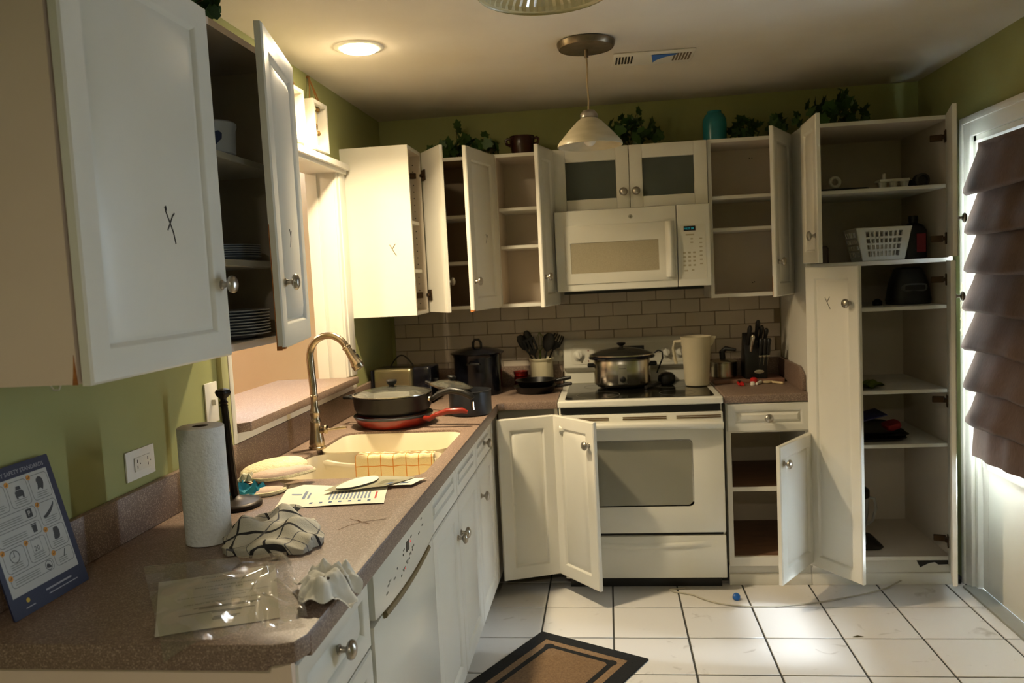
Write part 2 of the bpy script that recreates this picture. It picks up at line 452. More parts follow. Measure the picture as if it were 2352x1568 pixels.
# ---------------------------------------------------------------- outside door with casing
m = MB()
m.box(XR - .018, XR, DY1, DY1 + .085, .0, DZ1 + .085); m.box(XR - .018, XR, DY0 - .085, DY0, 0, DZ1 + .085); m.box(XR - .018, XR, DY0, DY1, DZ1, DZ1 + .085)
m.box(XR - .026, XR, DY1 + .06, DY1 + .088, 0, DZ1 + .088); m.box(XR - .026, XR, DY0 - .088, DY0 - .06, 0, DZ1 + .088); m.box(XR - .026, XR, DY0 - .06, DY1 + .06, DZ1 + .06, DZ1 + .088)
struct('trim_6', m, TRIMW, bevel=.004)
m = MB()
m.box(XR, XR + TH, DY1 - .022, DY1, 0, DZ1); m.box(XR, XR + TH, DY0, DY0 + .022, 0, DZ1); m.box(XR, XR + TH, DY0, DY1, DZ1 - .022, DZ1)
struct('trim_7', m, TRIMW)
DOORX = XR + .02
GY0, GY1, GZ0, GZ1 = -1.40, -.605, .60, 1.93
dl, dr = DY0 + .025, DY1 - .025
m = MB()
m.box(DOORX, DOORX + .044, dl, GY0, .012, DZ1 - .026); m.box(DOORX, DOORX + .044, GY1, dr, .012, DZ1 - .026)
m.box(DOORX, DOORX + .044, GY0, GY1, .012, GZ0); m.box(DOORX, DOORX + .044, GY0, GY1, GZ1, DZ1 - .026)
door = struct('door_1', m, TRIMW, bevel=.003)
m = MB()
for a, b2, c, d in ((GY0 - .03, GY0 + .012, GZ0 - .03, GZ1 + .03), (GY1 - .012, GY1 + .03, GZ0 - .03, GZ1 + .03), (GY0, GY1, GZ0 - .03, GZ0 + .012), (GY0, GY1, GZ1 - .012, GZ1 + .03)):
    m.box(DOORX - .012, DOORX, a, b2, c, d)
struct('glazing_bead', m, TRIMW, parent=door, bevel=.003)
m = MB(); m.box(DOORX + .018, DOORX + .024, GY0, GY1, GZ0, GZ1)
dg = bpy.data.materials.new('door_glass'); dg.use_nodes = True
_n = dg.node_tree.nodes; _l = dg.node_tree.links; _n.remove(_n['Principled BSDF'])
_t = _n.new('ShaderNodeBsdfTransparent'); _g = _n.new('ShaderNodeBsdfGlossy'); _g.inputs['Roughness'].default_value = .02; _m = _n.new('ShaderNodeMixShader'); _f = _n.new('ShaderNodeFresnel'); _f.inputs[0].default_value = 1.4
_l.new(_f.outputs[0], _m.inputs[0]); _l.new(_t.outputs[0], _m.inputs[1]); _l.new(_g.outputs[0], _m.inputs[2]); _l.new(_m.outputs[0], _n['Material Output'].inputs[0])
struct('glass_pane', m, dg, parent=door)
m = MB(); m.lathe([(.026, 0), (.026, .008), (.011, .01), (.011, .03)], 16, T3(DOORX, -.595, .885) @ RY(-math.pi / 2))
m.tube([(DOORX - .03, -.595, .885), (DOORX - .045, -.60, .886), (DOORX - .05, -.64, .888), (DOORX - .048, -.70, .885)], [.009, .010, .011, .009], 10)
struct('lever_handle', m, NICKEL, parent=door)
m = MB(); m.lathe([(.02, 0), (.02, .012), (.008, .014), (.008, .022)], 16, T3(DOORX, -.60, 1.135) @ RY(-math.pi / 2))
struct('deadbolt', m, NICKEL, parent=door)
# white baseboard moulding along the right wall and grey threshold
m = MB(); m.box(XR - .014, XR, YN, DY0 - .09, 0, .085); struct('baseboard_right', m, TRIMW, bevel=.003)
m = MB(); m.box(XR - .05, XR + .02, DY0, DY1 + .02, 0, .012); struct('trim_8', m, mat('metal_threshold', '9a9a92', .8), bevel=.003)

# roman shade on the door
FAB = mat('brown_woven_fabric', '6a5448', .9, col2='584438', scale=60, stretch=(1, 12, .6), bump=.5, bscale=250)
sh = Thing('roman_shade', 'brown woven roman shade with hobbled folds hanging on the white outside door', 'shade', (2.74, -1.0, .63))
sy0, sy1 = -1.34, -.655
folds = [1.945, 1.775, 1.607, 1.443, 1.28, 1.117, .95, .80]
for k in range(7):
    za, zb = folds[k], folds[k + 1]
    def fn(u, v, za=za, zb=zb, k=k):
        y = sy0 + (sy1 - sy0) * u
        # flat at the top, bellying out and tucking back under at the bottom
        prof = [(.0, za + .004), (.018, za - .05), (.036, za - .10), (.055, zb + .012), (.058, zb - .008), (.045, zb - .020), (.012, zb - .004)]
        f = v * (len(prof) - 1); i = min(int(f), len(prof) - 2); q = f - i
        dx = prof[i][0] * (1 - q) + prof[i + 1][0] * q; z = prof[i][1] * (1 - q) + prof[i + 1][1] * q
        wob = .006 * math.sin(9 * u + k * 1.3) * v + .004 * math.sin(23 * u + k)
        flare = .016 * (dx / .058) * (1 if u > .5 else -1) * max(0, abs(u - .5) * 2 - .85) / .15
        return (2.737 - dx - wob, y + flare * .9, z + .006 * math.sin(5 * u + k) * v)
    b = MB(); b.grid(fn, 40, 12)
    sh.part('fold', b, FAB, angle=80)
b = MB(); b.grid(lambda u, v: (2.722 - .012 * v - .006 * math.sin(26 * u), sy0 + (sy1 - sy0) * u, .81 - .165 * v + .005 * math.sin(6 * u)), 60, 6)
sh.part('hem_panel', b, FAB, angle=80)
b = MB(); b.box(2.738, 2.775, sy0, sy1, 1.93, 1.965); sh.part('headrail', b, FAB)
b = MB(); b.box(2.7385, 2.7395, sy0 + .02, sy1 - .02, .665, 1.94); sh.part('lining', b, mat('cream_lining', 'e8e4d8', .9))
# knotted cord hanging on the casing
m = MB()
m.tube([(XR - .024 - .003 * (i % 2), -.46 - .006 * math.sin(i * 1.4), 1.38 - i * .0125) for i in range(20)], .005, 6)
t = single('hanging_cord', 'cream beaded cord hanging on the door casing beside the tall pantry', 'cord', m, mat('cream_cord', 'cfc6a8', .8), (XR - .024, -.46, 1.13))
# ------------------------------------------------------------------ cabinets
def door_mb(wd, hg, t=.019, fr=.055, M=None):
    """raised panel door: x 0..w, z 0..h, front towards -y"""
    ins = [0, 0, .004, fr, fr + .004, fr + .009, fr + .013, fr + .017, fr + .042]
    dep = [0, t - .004, t, t, t - .003, t - .0100, t - .0100, t - .0075, t - .0005]
    lim = min(wd, hg) / 2 - .010
    ins = [min(a, lim - .0006 * (len(ins) - i)) if i > 3 else min(a, lim - .030) for i, a in enumerate(ins)]
    vs = []; fs = []
    for a, d in zip(ins, dep):
        vs += [(a, -d, a), (wd - a, -d, a), (wd - a, -d, hg - a), (a, -d, hg - a)]
    n = len(ins)
    for i in range(n - 1):
        for k in range(4):
            fs.append((i * 4 + k, i * 4 + (k + 1) % 4, (i + 1) * 4 + (k + 1) % 4, (i + 1) * 4 + k))
    fs.append((0, 3, 2, 1)); e = (n - 1) * 4; fs.append((e, e + 1, e + 2, e + 3))
    b = MB(); b.add(vs, fs, M)
    return b
def knob_mb(M):
    b = MB()
    k = 1.15
    b.lathe([(r * k, z * k) for r, z in ((.0095, 0), (.0095, .002), (.0065, .004), (.0050, .010), (.006, .014), (.012, .016), (.0165, .019), (.0175, .0225), (.0155, .027), (.009, .0305), (.001, .032))], 20, M)
    return b
def door_matrix(H, F, z0, side):
    d = Vector((F[0] - H[0], F[1] - H[1], 0)); wd = d.length; d.normalize()
    n = Vector((d.y, -d.x, 0)) * side                       # front normal
    M = Matrix(((d.x, -n.x, 0, H[0]), (d.y, -n.y, 0, H[1]), (0, 0, 1, z0), (0, 0, 0, 1)))
    return M, wd, n
def add_door(t, H, F, z0, z1, side, knob=None, name='door', fr=.055, worn=None, hinges=None, m=None, mark=None):
    """hinge H, free edge F (plan); knob=(distance from free edge, z); side=+1/-1 chooses the front"""
    M, wd, n = door_matrix(H, F, z0, side)
    d = t.part(name, door_mb(wd, z1 - z0, fr=fr, M=M), m or WHITE, doubles=True)
    kb = Matrix(((1, 0, 0, 0), (0, 0, -1, 0), (0, 1, 0, 0), (0, 0, 0, 1)))  # local z -> local -y
    if knob:
        K = M @ T3(wd - knob[0], -.019, knob[1] - z0) @ kb
        t.part('knob', knob_mb(K), NICKEL, d)
    if hinges:
        for hz in hinges:
            b = MB()
            b.box(.004, .052, 0, .006, hz - z0 - .026, hz - z0 + .026, M)      # cup plate on the door back
            b.box(-.012, .030, .004, .014, hz - z0 - .008, hz - z0 + .008, M)
            b.box(-.020, -.006, .010, .060, hz - z0 - .014, hz - z0 + .014, M)
            t.part('hinge', b, DARKHINGE, d, bevel=.002, bseg=1)
    if worn:
        for (kind_, z_, h_) in worn:
            b = MB()
            if kind_ == 'edge': b.box(wd - .0012, wd + .0004, -.0022, .0004, z_ - z0, z_ - z0 + h_, M)       # thin line where the foil peels
            else:
                b.box(wd - .018, wd + .0004, -.0194, .0004, 0, .0045, M); b.box(wd - .006, wd + .0006, -.012, .0006, -.003, .007, M)
            t.part('chipped_edge', b, EDGE, d)
    if mark:
        b = stroke_mark(mark[2], M @ T3(mark[0], -.0182, mark[1]) @ RX(math.pi / 2), mark[3])
        t.part('marker_mark', b, BLACKM, d, label='hand-drawn black marker mark')
    return d
def stroke_mark(kind, M, s):
    """pen strokes in the local xy plane (y up), real thin ink ribbons"""
    if kind == 'x': S = [[(-.42, .75), (-.36, .55), (-.1, .1), (.2, -.45), (.35, -1.0)], [(.42, .5), (.25, .38), (0, .05), (-.3, -.35)], [(-.42, .75), (-.32, .8), (-.30, .6)]]
    else: S = [[(-.35, .6), (-.1, .15), (.15, -.3), (.45, -.8)], [(.4, .7), (.15, .35), (0, .1)]]
    b = MB()
    for st in S:
        for p, q in zip(st[:-1], st[1:]):
            p = Vector(p) * s; q = Vector(q) * s; d = (q - p).normalized(); nn = Vector((-d.y, d.x)) * s * .034
            vs = [(*(p - nn - d * s * .01), 0), (*(q - nn + d * s * .01), 0), (*(q + nn + d * s * .01), 0), (*(p + nn - d * s * .01), 0)]
            vs += [(v[0], v[1], .0012) for v in vs]
            b.add(vs, [(3, 2, 1, 0), (4, 5, 6, 7), (0, 1, 5, 4), (1, 2, 6, 5), (2, 3, 7, 6), (3, 0, 4, 7)], M)
    return b
PT = .017
def carcass(t, x0, x1, y0, y1, z0, z1, face, shelves=(), body=None, inner=None, shelf_m=None, sh_inset=.02, floor_m=None):
    """open box; face '-y' or '+x'"""
    body = body or WHITE; inner = inner or WHITE_IN
    b = MB()
    b.box(x0, x1, y0, y1, z1 - PT, z1); b.box(x0, x1, y0, y1, z0, z0 + PT)
    if face == '-y':
        b.box(x0, x0 + PT, y0, y1, z0 + PT, z1 - PT); b.box(x1 - PT, x1, y0, y1, z0 + PT, z1 - PT)
        bk = MB(); bk.box(x0 + PT, x1 - PT, y1 - .012, y1 - .004, z0 + PT, z1 - PT)
    else:
        b.box(x0, x1, y0, y0 + PT, z0 + PT, z1 - PT); b.box(x0, x1, y1 - PT, y1, z0 + PT, z1 - PT)
        bk = MB(); bk.box(x0 + .004, x0 + .012, y0 + PT, y1 - PT, z0 + PT, z1 - PT)
    o = t.part('body', b, body)
    inner_faces(o, t.loc, (x0, y0 - 1, z0) if face == '-y' else (x0 - 1, y0, z0), (x1, y1 + 1, z1) if face == '-y' else (x1 + 1, y1, z1), inner)
    for p in o.data.polygons:                      # front edges stay white
        if (face == '-y' and p.normal.y < -.9) or (face == '+x' and p.normal.x > .9): p.material_index = 0
    t.part('back_panel', bk, inner)
    for z in shelves:
        s = MB()
        if face == '-y': s.box(x0 + PT, x1 - PT, y0 + sh_inset, y1 - .012, z - PT / 2, z + PT / 2)
        else: s.box(x0 + .012, x1 - sh_inset, y0 + PT, y1 - PT, z - PT / 2, z + PT / 2)
        t.part('shelf', s, shelf_m or WHITE, bevel=.002, bseg=1)
UZ0, UZ1 = 1.355, 2.118
UF = -.235                        # carcass front of the wall cabinets on the back wall
# 1 big two-door wall cabinet over the counter
BX = .30
t = Thing('wall_cabinet', 'large white two-door wall cabinet with an X on its closed door, other door ajar', 'cabinet', (.14, -2.53, 1.365))
carcass(t, XL, BX, -3.04, -2.03, 1.365, 2.132, '+x', (1.575, 1.832), body=PINKISH)
add_door(t, (BX + .006, -3.037), (BX + .006, -2.531), 1.362, 2.130, 1, (.028, 1.522), mark=(.285, .285, 'x', .040))
add_door(t, (BX + .004, -2.033), (BX + .088, -2.430), 1.362, 2.130, -1, (.06, 1.522), worn=[('corner', 0, 0), ('edge', 1.36, .30)], mark=(.22, .275, 'y', .03))
b = MB(); b.prism([(-.010, 0), (.0, 0), (-.004, .05), (-.007, .02)], 0, .0012, T3(BX + .001, -3.0402, 1.3645) @ RX(math.pi / 2)); t.part('chipped_edge', b, EDGE)
# cup hooks under it
for k, y in enumerate((-2.92, -2.72, -2.46, -2.30)):
    b = MB(); b.tube([(.16, y, 1.365), (.16, y, 1.352), (.166, y, 1.343), (.176, y, 1.343), (.181, y, 1.352)], .0016, 6)
    t.part('cup_hook', b, BULB)
# 2 wall cabinet beyond the opening
t = Thing('wall_cabinet', 'white wall cabinet with a Y marked on its plain side beside the wall opening', 'cabinet', (.14, -.49, 1.352))
carcass(t, XL, .30, -.62, -.355, 1.352, 2.132, '+x', (1.558, 1.788))
add_door(t, (.304, -.362), (.437, -.568), 1.356, 2.130, -1, (.03, 1.50), hinges=(2.02, 1.44))
b = stroke_mark('y', T3(.204, -.6205, 1.661) @ RX(math.pi / 2), .036); t.part('marker_mark', b, mat('faded_marker', '5c4e2e', .8), label='hand-drawn Y mark')
for z in [1.40 + .032 * i for i in range(22)]:
    t.part('pin_hole', MB().lathe([(.003, 0), (.003, .0006)], 8, T3(.262, -.3722, z) @ AXNY), BLACK)
# 3 corner cabinet
t = Thing('wall_cabinet', 'white wall cabinet in the corner with a dark empty inside and a knobbed open door', 'cabinet', (.47, -.07, UZ0))
carcass(t, .306, .636, UF, YB - .012, UZ0, UZ1, '-y', (1.59, 1.823), inner=mat('shaded_melamine', '8a7458', .5))  # darker lining carries the shade cast by the neighbouring open door
add_door(t, (.632, UF - .003), (.548, -.590), UZ0 + .003, UZ1 - .003, -1, (.03, 1.495), worn=[('corner', 0, 0)], mark=(.16, .34, 'y', .028))
# 4 narrow cabinet
t = Thing('wall_cabinet', 'narrow white wall cabinet with two shelves and open door next to the microwave', 'cabinet', (.784, -.07, UZ0))
carcass(t, .638, .931, UF, YB - .012, UZ0, UZ1, '-y', (1.656, 1.845))
add_door(t, (.928, UF - .003), (.868, -.487), UZ0 + .003, UZ1 - .003, -1, (.03, 1.50))
# 5 glass door cabinet over the microwave
t = Thing('wall_cabinet', 'white wall cabinet with two frosted glass doors above the microwave', 'cabinet', (1.31, -.07, 1.812))
carcass(t, .933, 1.682, UF, YB - .012, 1.812, UZ1, '-y')
for (a, c, kx) in ((.936, 1.3065, 1.277), (1.3095, 1.680, 1.338)):
    b = MB(); z0, z1 = 1.815, UZ1 - .002; f = .062; y0, y1 = UF - .022, UF - .002
    b.box(a, a + f, y0, y1, z0, z1); b.box(c - f, c, y0, y1, z0, z1); b.box(a + f, c - f, y0, y1, z0, z0 + .052); b.box(a + f, c - f, y0, y1, z1 - .066, z1)
    d = t.part('door', b, WHITE, bevel=.003)
    b = MB(); b.box(a + f - .005, c - f + .005, UF - .012, UF - .008, z0 + .045, z1 - .06); t.part('glass_pane', b, GLASSF, d)
    t.part('knob', knob_mb(T3(kx, y0, 1.893) @ AXNY), NICKEL, d)
# plates faintly seen behind the right pane
# 6 cabinet right of the microwave
t = Thing('wall_cabinet', 'white wall cabinet with two empty shelves between the microwave and tall pantry', 'cabinet', (1.88, -.07, UZ0))
carcass(t, 1.685, 2.068, UF, YB - .012, UZ0, UZ1, '-y', (1.685, 1.840))
add_door(t, (2.062, UF - .003), (1.918, -.533), UZ0 + .003, UZ1 - .003, -1, (.035, 1.515), worn=[('edge', 1.36, .09)])
for (x, z) in ((1.935, 2.055), (1.948, 2.055), (1.935, 1.415), (1.945, 1.418)):
    t.part('screw_hole', MB().lathe([(.003, 0), (.003, .001)], 8, T3(x, YB - .0235, z) @ AXNY), BLACK)
# 7 tall pantry
PF = -.492
t = Thing('pantry_cabinet', 'tall white pantry cabinet with four open doors and six shelves beside the outside door', 'cabinet', (2.38, -.2, .0))
b = MB()
b.box(2.077, 2.077 + PT, PF, YB - .004, .09, 2.115); b.box(2.683, 2.70, PF, YB - .004, .09, 2.115)
b.box(2.077 + PT, 2.683, PF, YB - .004, 2.098, 2.115); b.box(2.077 + PT, 2.683, PF, YB - .004, .122, .14)
o = t.part('body', b, WHITE)
inner_faces(o, t.loc, (2.077, PF - 1, .09), (2.70, 2, 2.115), WHITE_IN)
for p in o.data.polygons:
    if p.normal.y < -.9: p.material_index = 0
b = MB(); b.box(2.094, 2.683, YB - .016, YB - .008, .14, 2.098); t.part('back_panel', b, WHITE_IN)
for z in (1.812, 1.278, .899, .650):
    b = MB(); b.box(2.0945, 2.6825, PF + .02, YB - .017, z - .0085, z + .0085); t.part('shelf', b, WHITE, bevel=.002, bseg=1)
b = MB(); b.box(2.0945, 2.6825, PF, YB - .017, 1.477, 1.496); t.part('fixed_shelf', b, WHITE)
b = MB(); b.box(2.077, 2.70, PF + .03, PF + .045, .0, .122); b.box(2.077, 2.70, PF + .018, PF + .03, 0, .055); t.part('toe_kick', b, TRIMW, bevel=.003)
b = MB(); b.prism([(0, 0), (.075, 0), (.16, .0), (.16, .028), (.10, .03), (.085, .018), (.06, .022), (.02, .042)], 0, .001, T3(2.54, PF + .0292, .12) @ RX(-math.pi / 2) @ Matrix.Scale(-1, 4, (0, 0, 1)))
t.part('broken_toe_gap', b, BLACK)
add_door(t, (2.079, PF - .003), (2.070, -.790), 1.500, 2.112, 1, (.035, 1.615), fr=.05)
add_door(t, (2.672, PF - .003), (2.585, -.782), 1.500, 2.112, -1, (.035, 1.655), fr=.05, hinges=(2.02, 1.58))
add_door(t, (2.079, PF - .008), (2.232, -.757), .112, 1.484, 1, (.045, 1.325), fr=.05, mark=(.13, 1.215, 'y', .035))
add_door(t, (2.672, PF - .003), (2.578, -.775), .112, 1.484, -1, (.035, 1.335), fr=.05, hinges=(1.40, .86, .22))
# 8 base cabinet right of the range
BF = -.490
def base_body(t, x0, x1, y0, y1, face, kick=True, zt=.876, zb=.09):
    pass
t = Thing('base_cabinet', 'white base cabinet with one drawer and an open door showing a brown shelf', 'cabinet', (1.89, -.2, 0))
b = MB(); x0, x1 = 1.700, 2.075
b.box(x0, x0 + .022, BF, YB - .01, .10, .876); b.box(x1 - .02, x1, BF, YB - .01, .10, .876); b.box(x0 + .022, x1 - .02, BF, BF + .02, .735, .876)
b.box(x0 + .022, x1 - .02, BF, BF + .02, .10, .143)
t.part('body', b, WHITE)
b = MB(); b.box(x0 + .022, x1 - .02, YB - .022, YB - .012, .12, .735); t.part('back_panel', b, WHITE_IN)
b = MB(); b.box(x0 + .0225, x1 - .0205, BF + .02, YB - .023, .13, .146); t.part('bottom_board', b, BROWNSHELF)
b = MB(); b.box(x0 + .0225, x1 - .0205, BF + .03, YB - .023, .452, .470); sh_ = t.part('shelf', b, BROWNSHELF)
b = MB(); b.box(x0 + .0225, x1 - .0205, BF + .024, BF + .031, .451, .471); t.part('shelf_edging', b, WHITE, sh_)
b = MB(); b.box(x0, x1, BF + .03, BF + .045, 0, .10); b.box(x0, x1, BF + .018, BF + .03, 0, .055); t.part('toe_kick', b, TRIMW, bevel=.003)
d = t.part('drawer', door_mb(.368, .13, fr=.030, M=T3(x0 + .004, BF, .743)), WHITE, doubles=True)
t.part('knob', knob_mb(T3(1.888, BF - .019, .806) @ AXNY), NICKEL, d)
add_door(t, (2.073, BF - .003), (1.862, -.797), .128, .733, -1, (.035, .655))
# 9 corner base with folding door
t = Thing('corner_cabinet', 'white corner base cabinet with a folding two-leaf door pulled out in front of the oven', 'cabinet', (.78, -.4, 0))
b = MB(); b.box(.905, .922, BF, YB - .01, .09, .876); b.box(.63, .905, BF + .04, BF + .055, .82, .876); b.box(.605, .622, -.655, -.44, .09, .876)
t.part('body', b, WHITE)
b = MB(); b.box(.10, .90, YB - .02, YB - .012, .09, .876); t.part('back_panel', b, mat('shaded_melamine', '8a7458', .5))  # darker panel carries the shade inside the cabinet
b = MB(); b.prism([(.10, -.40), (.60, -.42), (.63, -.44), (.90, -.47), (.90, .06), (.10, .06)], .10, .118); t.part('bottom_board', b, BROWNSHELF)
d1 = add_door(t, (.640, -.602), (.904, -.503), .082, .850, 1, None, 'door_leaf')
d2 = add_door(t, (.910, -.505), (1.106, -.742), .082, .850, 1, (.035, .745), 'door_leaf')
# 10 left base run
FX = .602                         # carcass front, door faces at .621
def left_base(name, label, y0, y1, zb=.085):
    t = Thing(name, label, 'cabinet', (.3, (y0 + y1) / 2, 0))
    b = MB(); b.box(.02, FX, y0, y0 + .017, zb, .876); b.box(.02, FX, y1 - .017, y1, zb, .876); b.box(.02, FX, y0 + .017, y1 - .017, zb, zb + .017)
    b.box(FX - .018, FX, y0 + .017, y1 - .017, .858, .876)
    t.part('body', b, WHITE)
    b = MB(); b.box(.012, .02, y0, y1, zb, .876); t.part('back_panel', b, WHITE_IN)
    b = MB(); b.box(FX - .055, FX - .04, y0, y1, 0, zb); t.part('toe_kick', b, TRIMW)
    return t
def lx_door(t, ya, yb, z0, z1, knob=None, name='door', fr=.055):
    """closed front facing +x, from ya (near) to yb"""
    d = add_door(t, (FX + .0015, ya + .002), (FX + .0015, yb - .002), z0, z1, 1, None, name, fr)
    if knob: t.part('knob', knob_mb(T3(FX + .0205, knob[0], knob[1]) @ AXX), NICKEL, d)
    return d
t = left_base('drawer_cabinet', 'white drawer cabinet under the counter end next to the dishwasher', -2.995, -2.580)
lx_door(t, -2.995, -2.580, .700, .862, (-2.788, .790), 'drawer', .038); lx_door(t, -2.995, -2.580, .395, .694, (-2.788, .545), 'drawer', .045); lx_door(t, -2.995, -2.580, .092, .389, (-2.788, .24), 'drawer', .045)
b = MB(); b.box(.0, FX + .018, -3.012, -2.9955, 0, .8755); t.part('end_panel', b, PINKISH)
t = left_base('sink_cabinet', 'white sink base cabinet with two doors and paired centre knobs below the sink', -1.938, -1.100)
for a, c, k in ((-1.938, -1.519, -1.548), (-1.519, -1.100, -1.488)):
    lx_door(t, a, c, .735, .862, None, 'false_front', .032); lx_door(t, a, c, .088, .729, (k, .602))
t = left_base('base_cabinet', 'white base cabinet with one drawer and one door between sink and corner', -1.095, -.665)
lx_door(t, -1.095, -.665, .735, .862, (-.88, .799), 'drawer', .032); lx_door(t, -1.095, -.665, .088, .729, (-1.015, .604))

# ------------------------------------------------------------------ countertops
CE = .642
def counter_profile(m):
    pass
t = Thing('countertop', 'brown speckled laminate countertop running along the left wall and round the corner', 'countertop', (.3, -1.5, .876))
SX0, SX1, SY0, SY1 = .105, .590, -1.905, -1.150      # sink cut-out
m = MB()
hole = rrect(SX1 - SX0, SY1 - SY0, .07, 6, (SX0 + SX1) / 2, (SY0 + SY1) / 2)
ch = .045
outer = [(XL, -3.030), (CE - ch, -3.030), (CE - .012, -3.018), (CE, -3.030 + ch), (CE, -.54), (CE + .03, -.51), (.922, -.51), (.922, YB - .001), (XL, YB - .001)]
def slab_with_hole(outer, hole, z0, z1):
    bm = bmesh.new()
    def loop(pts, z): 
        vs = [bm.verts.new((x, y, z)) for x, y in pts]
        es = [bm.edges.new((vs[i], vs[(i + 1) % len(vs)])) for i in range(len(vs))]
        return vs, es
    allv = []
    for z in (z0, z1):
        ov, oe = loop(outer, z); hv, he = loop(hole, z)
        bmesh.ops.triangle_fill(bm, use_beauty=True, edges=oe + he)
        allv.append((ov, hv))
    for k in (0, 1):
        a, b2 = allv[0][k], allv[1][k]
        for i in range(len(a)):
            j = (i + 1) % len(a)
            bm.faces.new((a[i], a[j], b2[j], b2[i]))
    bm.verts.index_update()
    mb = MB(); mb.v = [tuple(v.co) for v in bm.verts]; mb.f = [tuple(v.index for v in f.verts) for f in bm.faces]
    bm.free(); return mb
t.part('slab', slab_with_hole(outer, hole, .876, .914), LAM, bevel=.004, bseg=2)
# dropped front edge strip with its seam
m = MB(); m.box(CE - .018, CE + .0015, -2.975, -.56, .868, .9075); t.part('edge_strip', m, LAM, bevel=.004)
m = MB(); m.box(.0, CE - .055, -3.0315, -3.012, .868, .9075); t.part('edge_strip', m, LAM, bevel=.004)
m = MB(); m.box(XL + .0005, .0, -3.025, YB - .02, .9142, 1.025); m.box(.0, .922, YB - .021, YB - .0045, .9142, 1.022); t.part('upstand', m, LAM, bevel=.004)
t = Thing('countertop', 'short brown laminate countertop between the range and the tall pantry', 'countertop', (1.88, -.2, .876))
m = MB(); m.prism([(1.690, -.512), (2.055, -.512), (2.0755, -.512), (2.0755, YB - .005), (1.690, YB - .005)], .876, .914); t.part('slab', m, LAM, bevel=.009, bseg=3)
m = MB(); m.box(1.69, 2.056, YB - .022, YB - .005, .9142, 1.020); m.prism([(-.44, .9142), (YB - .022, .9142), (YB - .022, 1.02), (-.36, 1.02), (-.44, .985)], 0, .018, T3(2.057, 0, 0) @ Matrix(((0, 0, 1, 0), (1, 0, 0, 0), (0, 1, 0, 0), (0, 0, 0, 1))))
t.part('upstand', m, LAM, bevel=.003)

# ------------------------------------------------------------------ sink and faucet
t = Thing('kitchen_sink', 'cream double-bowl sink set into the brown countertop', 'sink', ((SX0 + SX1) / 2, (SY0 + SY1) / 2, .70))
cx, cy = (SX0 + SX1) / 2, (SY0 + SY1) / 2
DIV = -1.50
def bowl(y0, y1, zb):
    b = MB(); w_, h_ = SX1 - SX0 - .006, y1 - y0
    rings = [(w_, h_, .06, .905), (w_ - .004, h_ - .004, .06, .895), (w_ - .012, h_ - .012, .06, .86), (w_ - .03, h_ - .03, .06, zb + .03), (w_ - .09, h_ - .09, .05, zb)]
    n = 0; P = []
    for (a, c, r, z) in rings:
        P.append([(x, y, z) for x, y in rrect(a, c, r, 6, cx, (y0 + y1) / 2)])
    k = len(P[0]); vs = [v for r in P for v in r]; fs = []
    for i in range(len(P) - 1):
        for j in range(k): fs.append((i * k + j, i * k + (j + 1) % k, (i + 1) * k + (j + 1) % k, (i + 1) * k + j))
    fs.append(tuple((len(P) - 1) * k + j for j in range(k)))
    b.add(vs, fs); return b
o1 = t.part('bowl', bowl(DIV + .012, SY1 - .003, .70), SINKM); o2 = t.part('bowl', bowl(SY0 + .003, DIV - .012, .70), SINKM)
for o in (o1, o2):
    for p in o.data.polygons: p.flip()
b = MB()
def divf(u, v):
    x = SX0 + .004 + (SX1 - SX0 - .008) * u
    return (x, DIV + (v - .5) * .05, .893 - .020 * math.sin(math.pi * min(1, max(0, (u * 1.25 - .12)))) ** .5 - (.5 - math.cos((v - .5) * math.pi) * .5) * .02)
b.grid(divf, 20, 8, thick=.03); t.part('divider', b, SINKM, angle=60)
for y in (DIV - .19, DIV + .17):
    b = MB(); b.lathe([(.045, .7005), (.045, .704), (.036, .704), (.03, .7015)], 20, T3(cx, y, 0)); t.part('drain', b, STEEL)

fx, fy = .097, -1.455
t = Thing('faucet', 'brushed nickel gooseneck faucet with pull-down spray head behind the sink', 'faucet', (fx, fy, .914))
b = MB(); b.lathe([(.031, .914), (.031, .922), (.027, .925), (.0285, .935), (.027, .945), (.021, .985), (.020, 1.01), (.0205, 1.014), (.018, 1.02), (.015, 1.03), (.019, 1.045), (.0195, 1.055), (.014, 1.066), (.013, 1.085), (.0125, 1.10), (.015, 1.106), (.015, 1.112), (.0115, 1.116)], 24, T3(fx, fy, 0))
t.part('base', b, FAUCET)
ang = math.radians(-8)          # plan direction of the spout
du = Vector((math.cos(ang), math.sin(ang), 0))
pts = []
for z in (1.11, 1.14, 1.17, 1.20, 1.225): pts.append(Vector((fx, fy, z)) + du * (.0 if z < 1.15 else -.004 * math.sin((z - 1.15) * 20)))
R_ = .078; zc = 1.252
for k in range(0, 15):
    a = math.pi - k * math.pi * .86 / 14
    pts.append(Vector((fx, fy, zc)) + du * (R_ - .005 + R_ * math.cos(a)) + Vector((0, 0, R_ * math.sin(a))))
b = MB(); b.tube(pts, [.0138] * 6 + [.0128] * (len(pts) - 6), 14); t.part('spout', b, FAUCET)
e = pts[-1]; dv = (pts[-1] - pts[-2]).normalized()
q = dv.to_track_quat('Z', 'Y').to_matrix().to_4x4()
b = MB(); b.lathe([(.013, 0), (.0165, .003), (.0165, .009), (.0135, .012), (.0145, .016), (.0155, .035), (.019, .062), (.0225, .074), (.0235, .078), (.0215, .081), (.0215, .092), (.019, .095)], 20, Matrix.Translation(e - dv * .004) @ q)
hd = t.part('spray_head', b, FAUCET)
b = MB(); b.box(-.004, .004, -.019, -.014, .02, .034, Matrix.Translation(e) @ q @ RZ(math.radians(150))); b.box(-.004, .004, -.0215, -.015, .04, .056, Matrix.Translation(e) @ q @ RZ(math.radians(150)))
t.part('spray_button', b, BLACK, hd, bevel=.001)
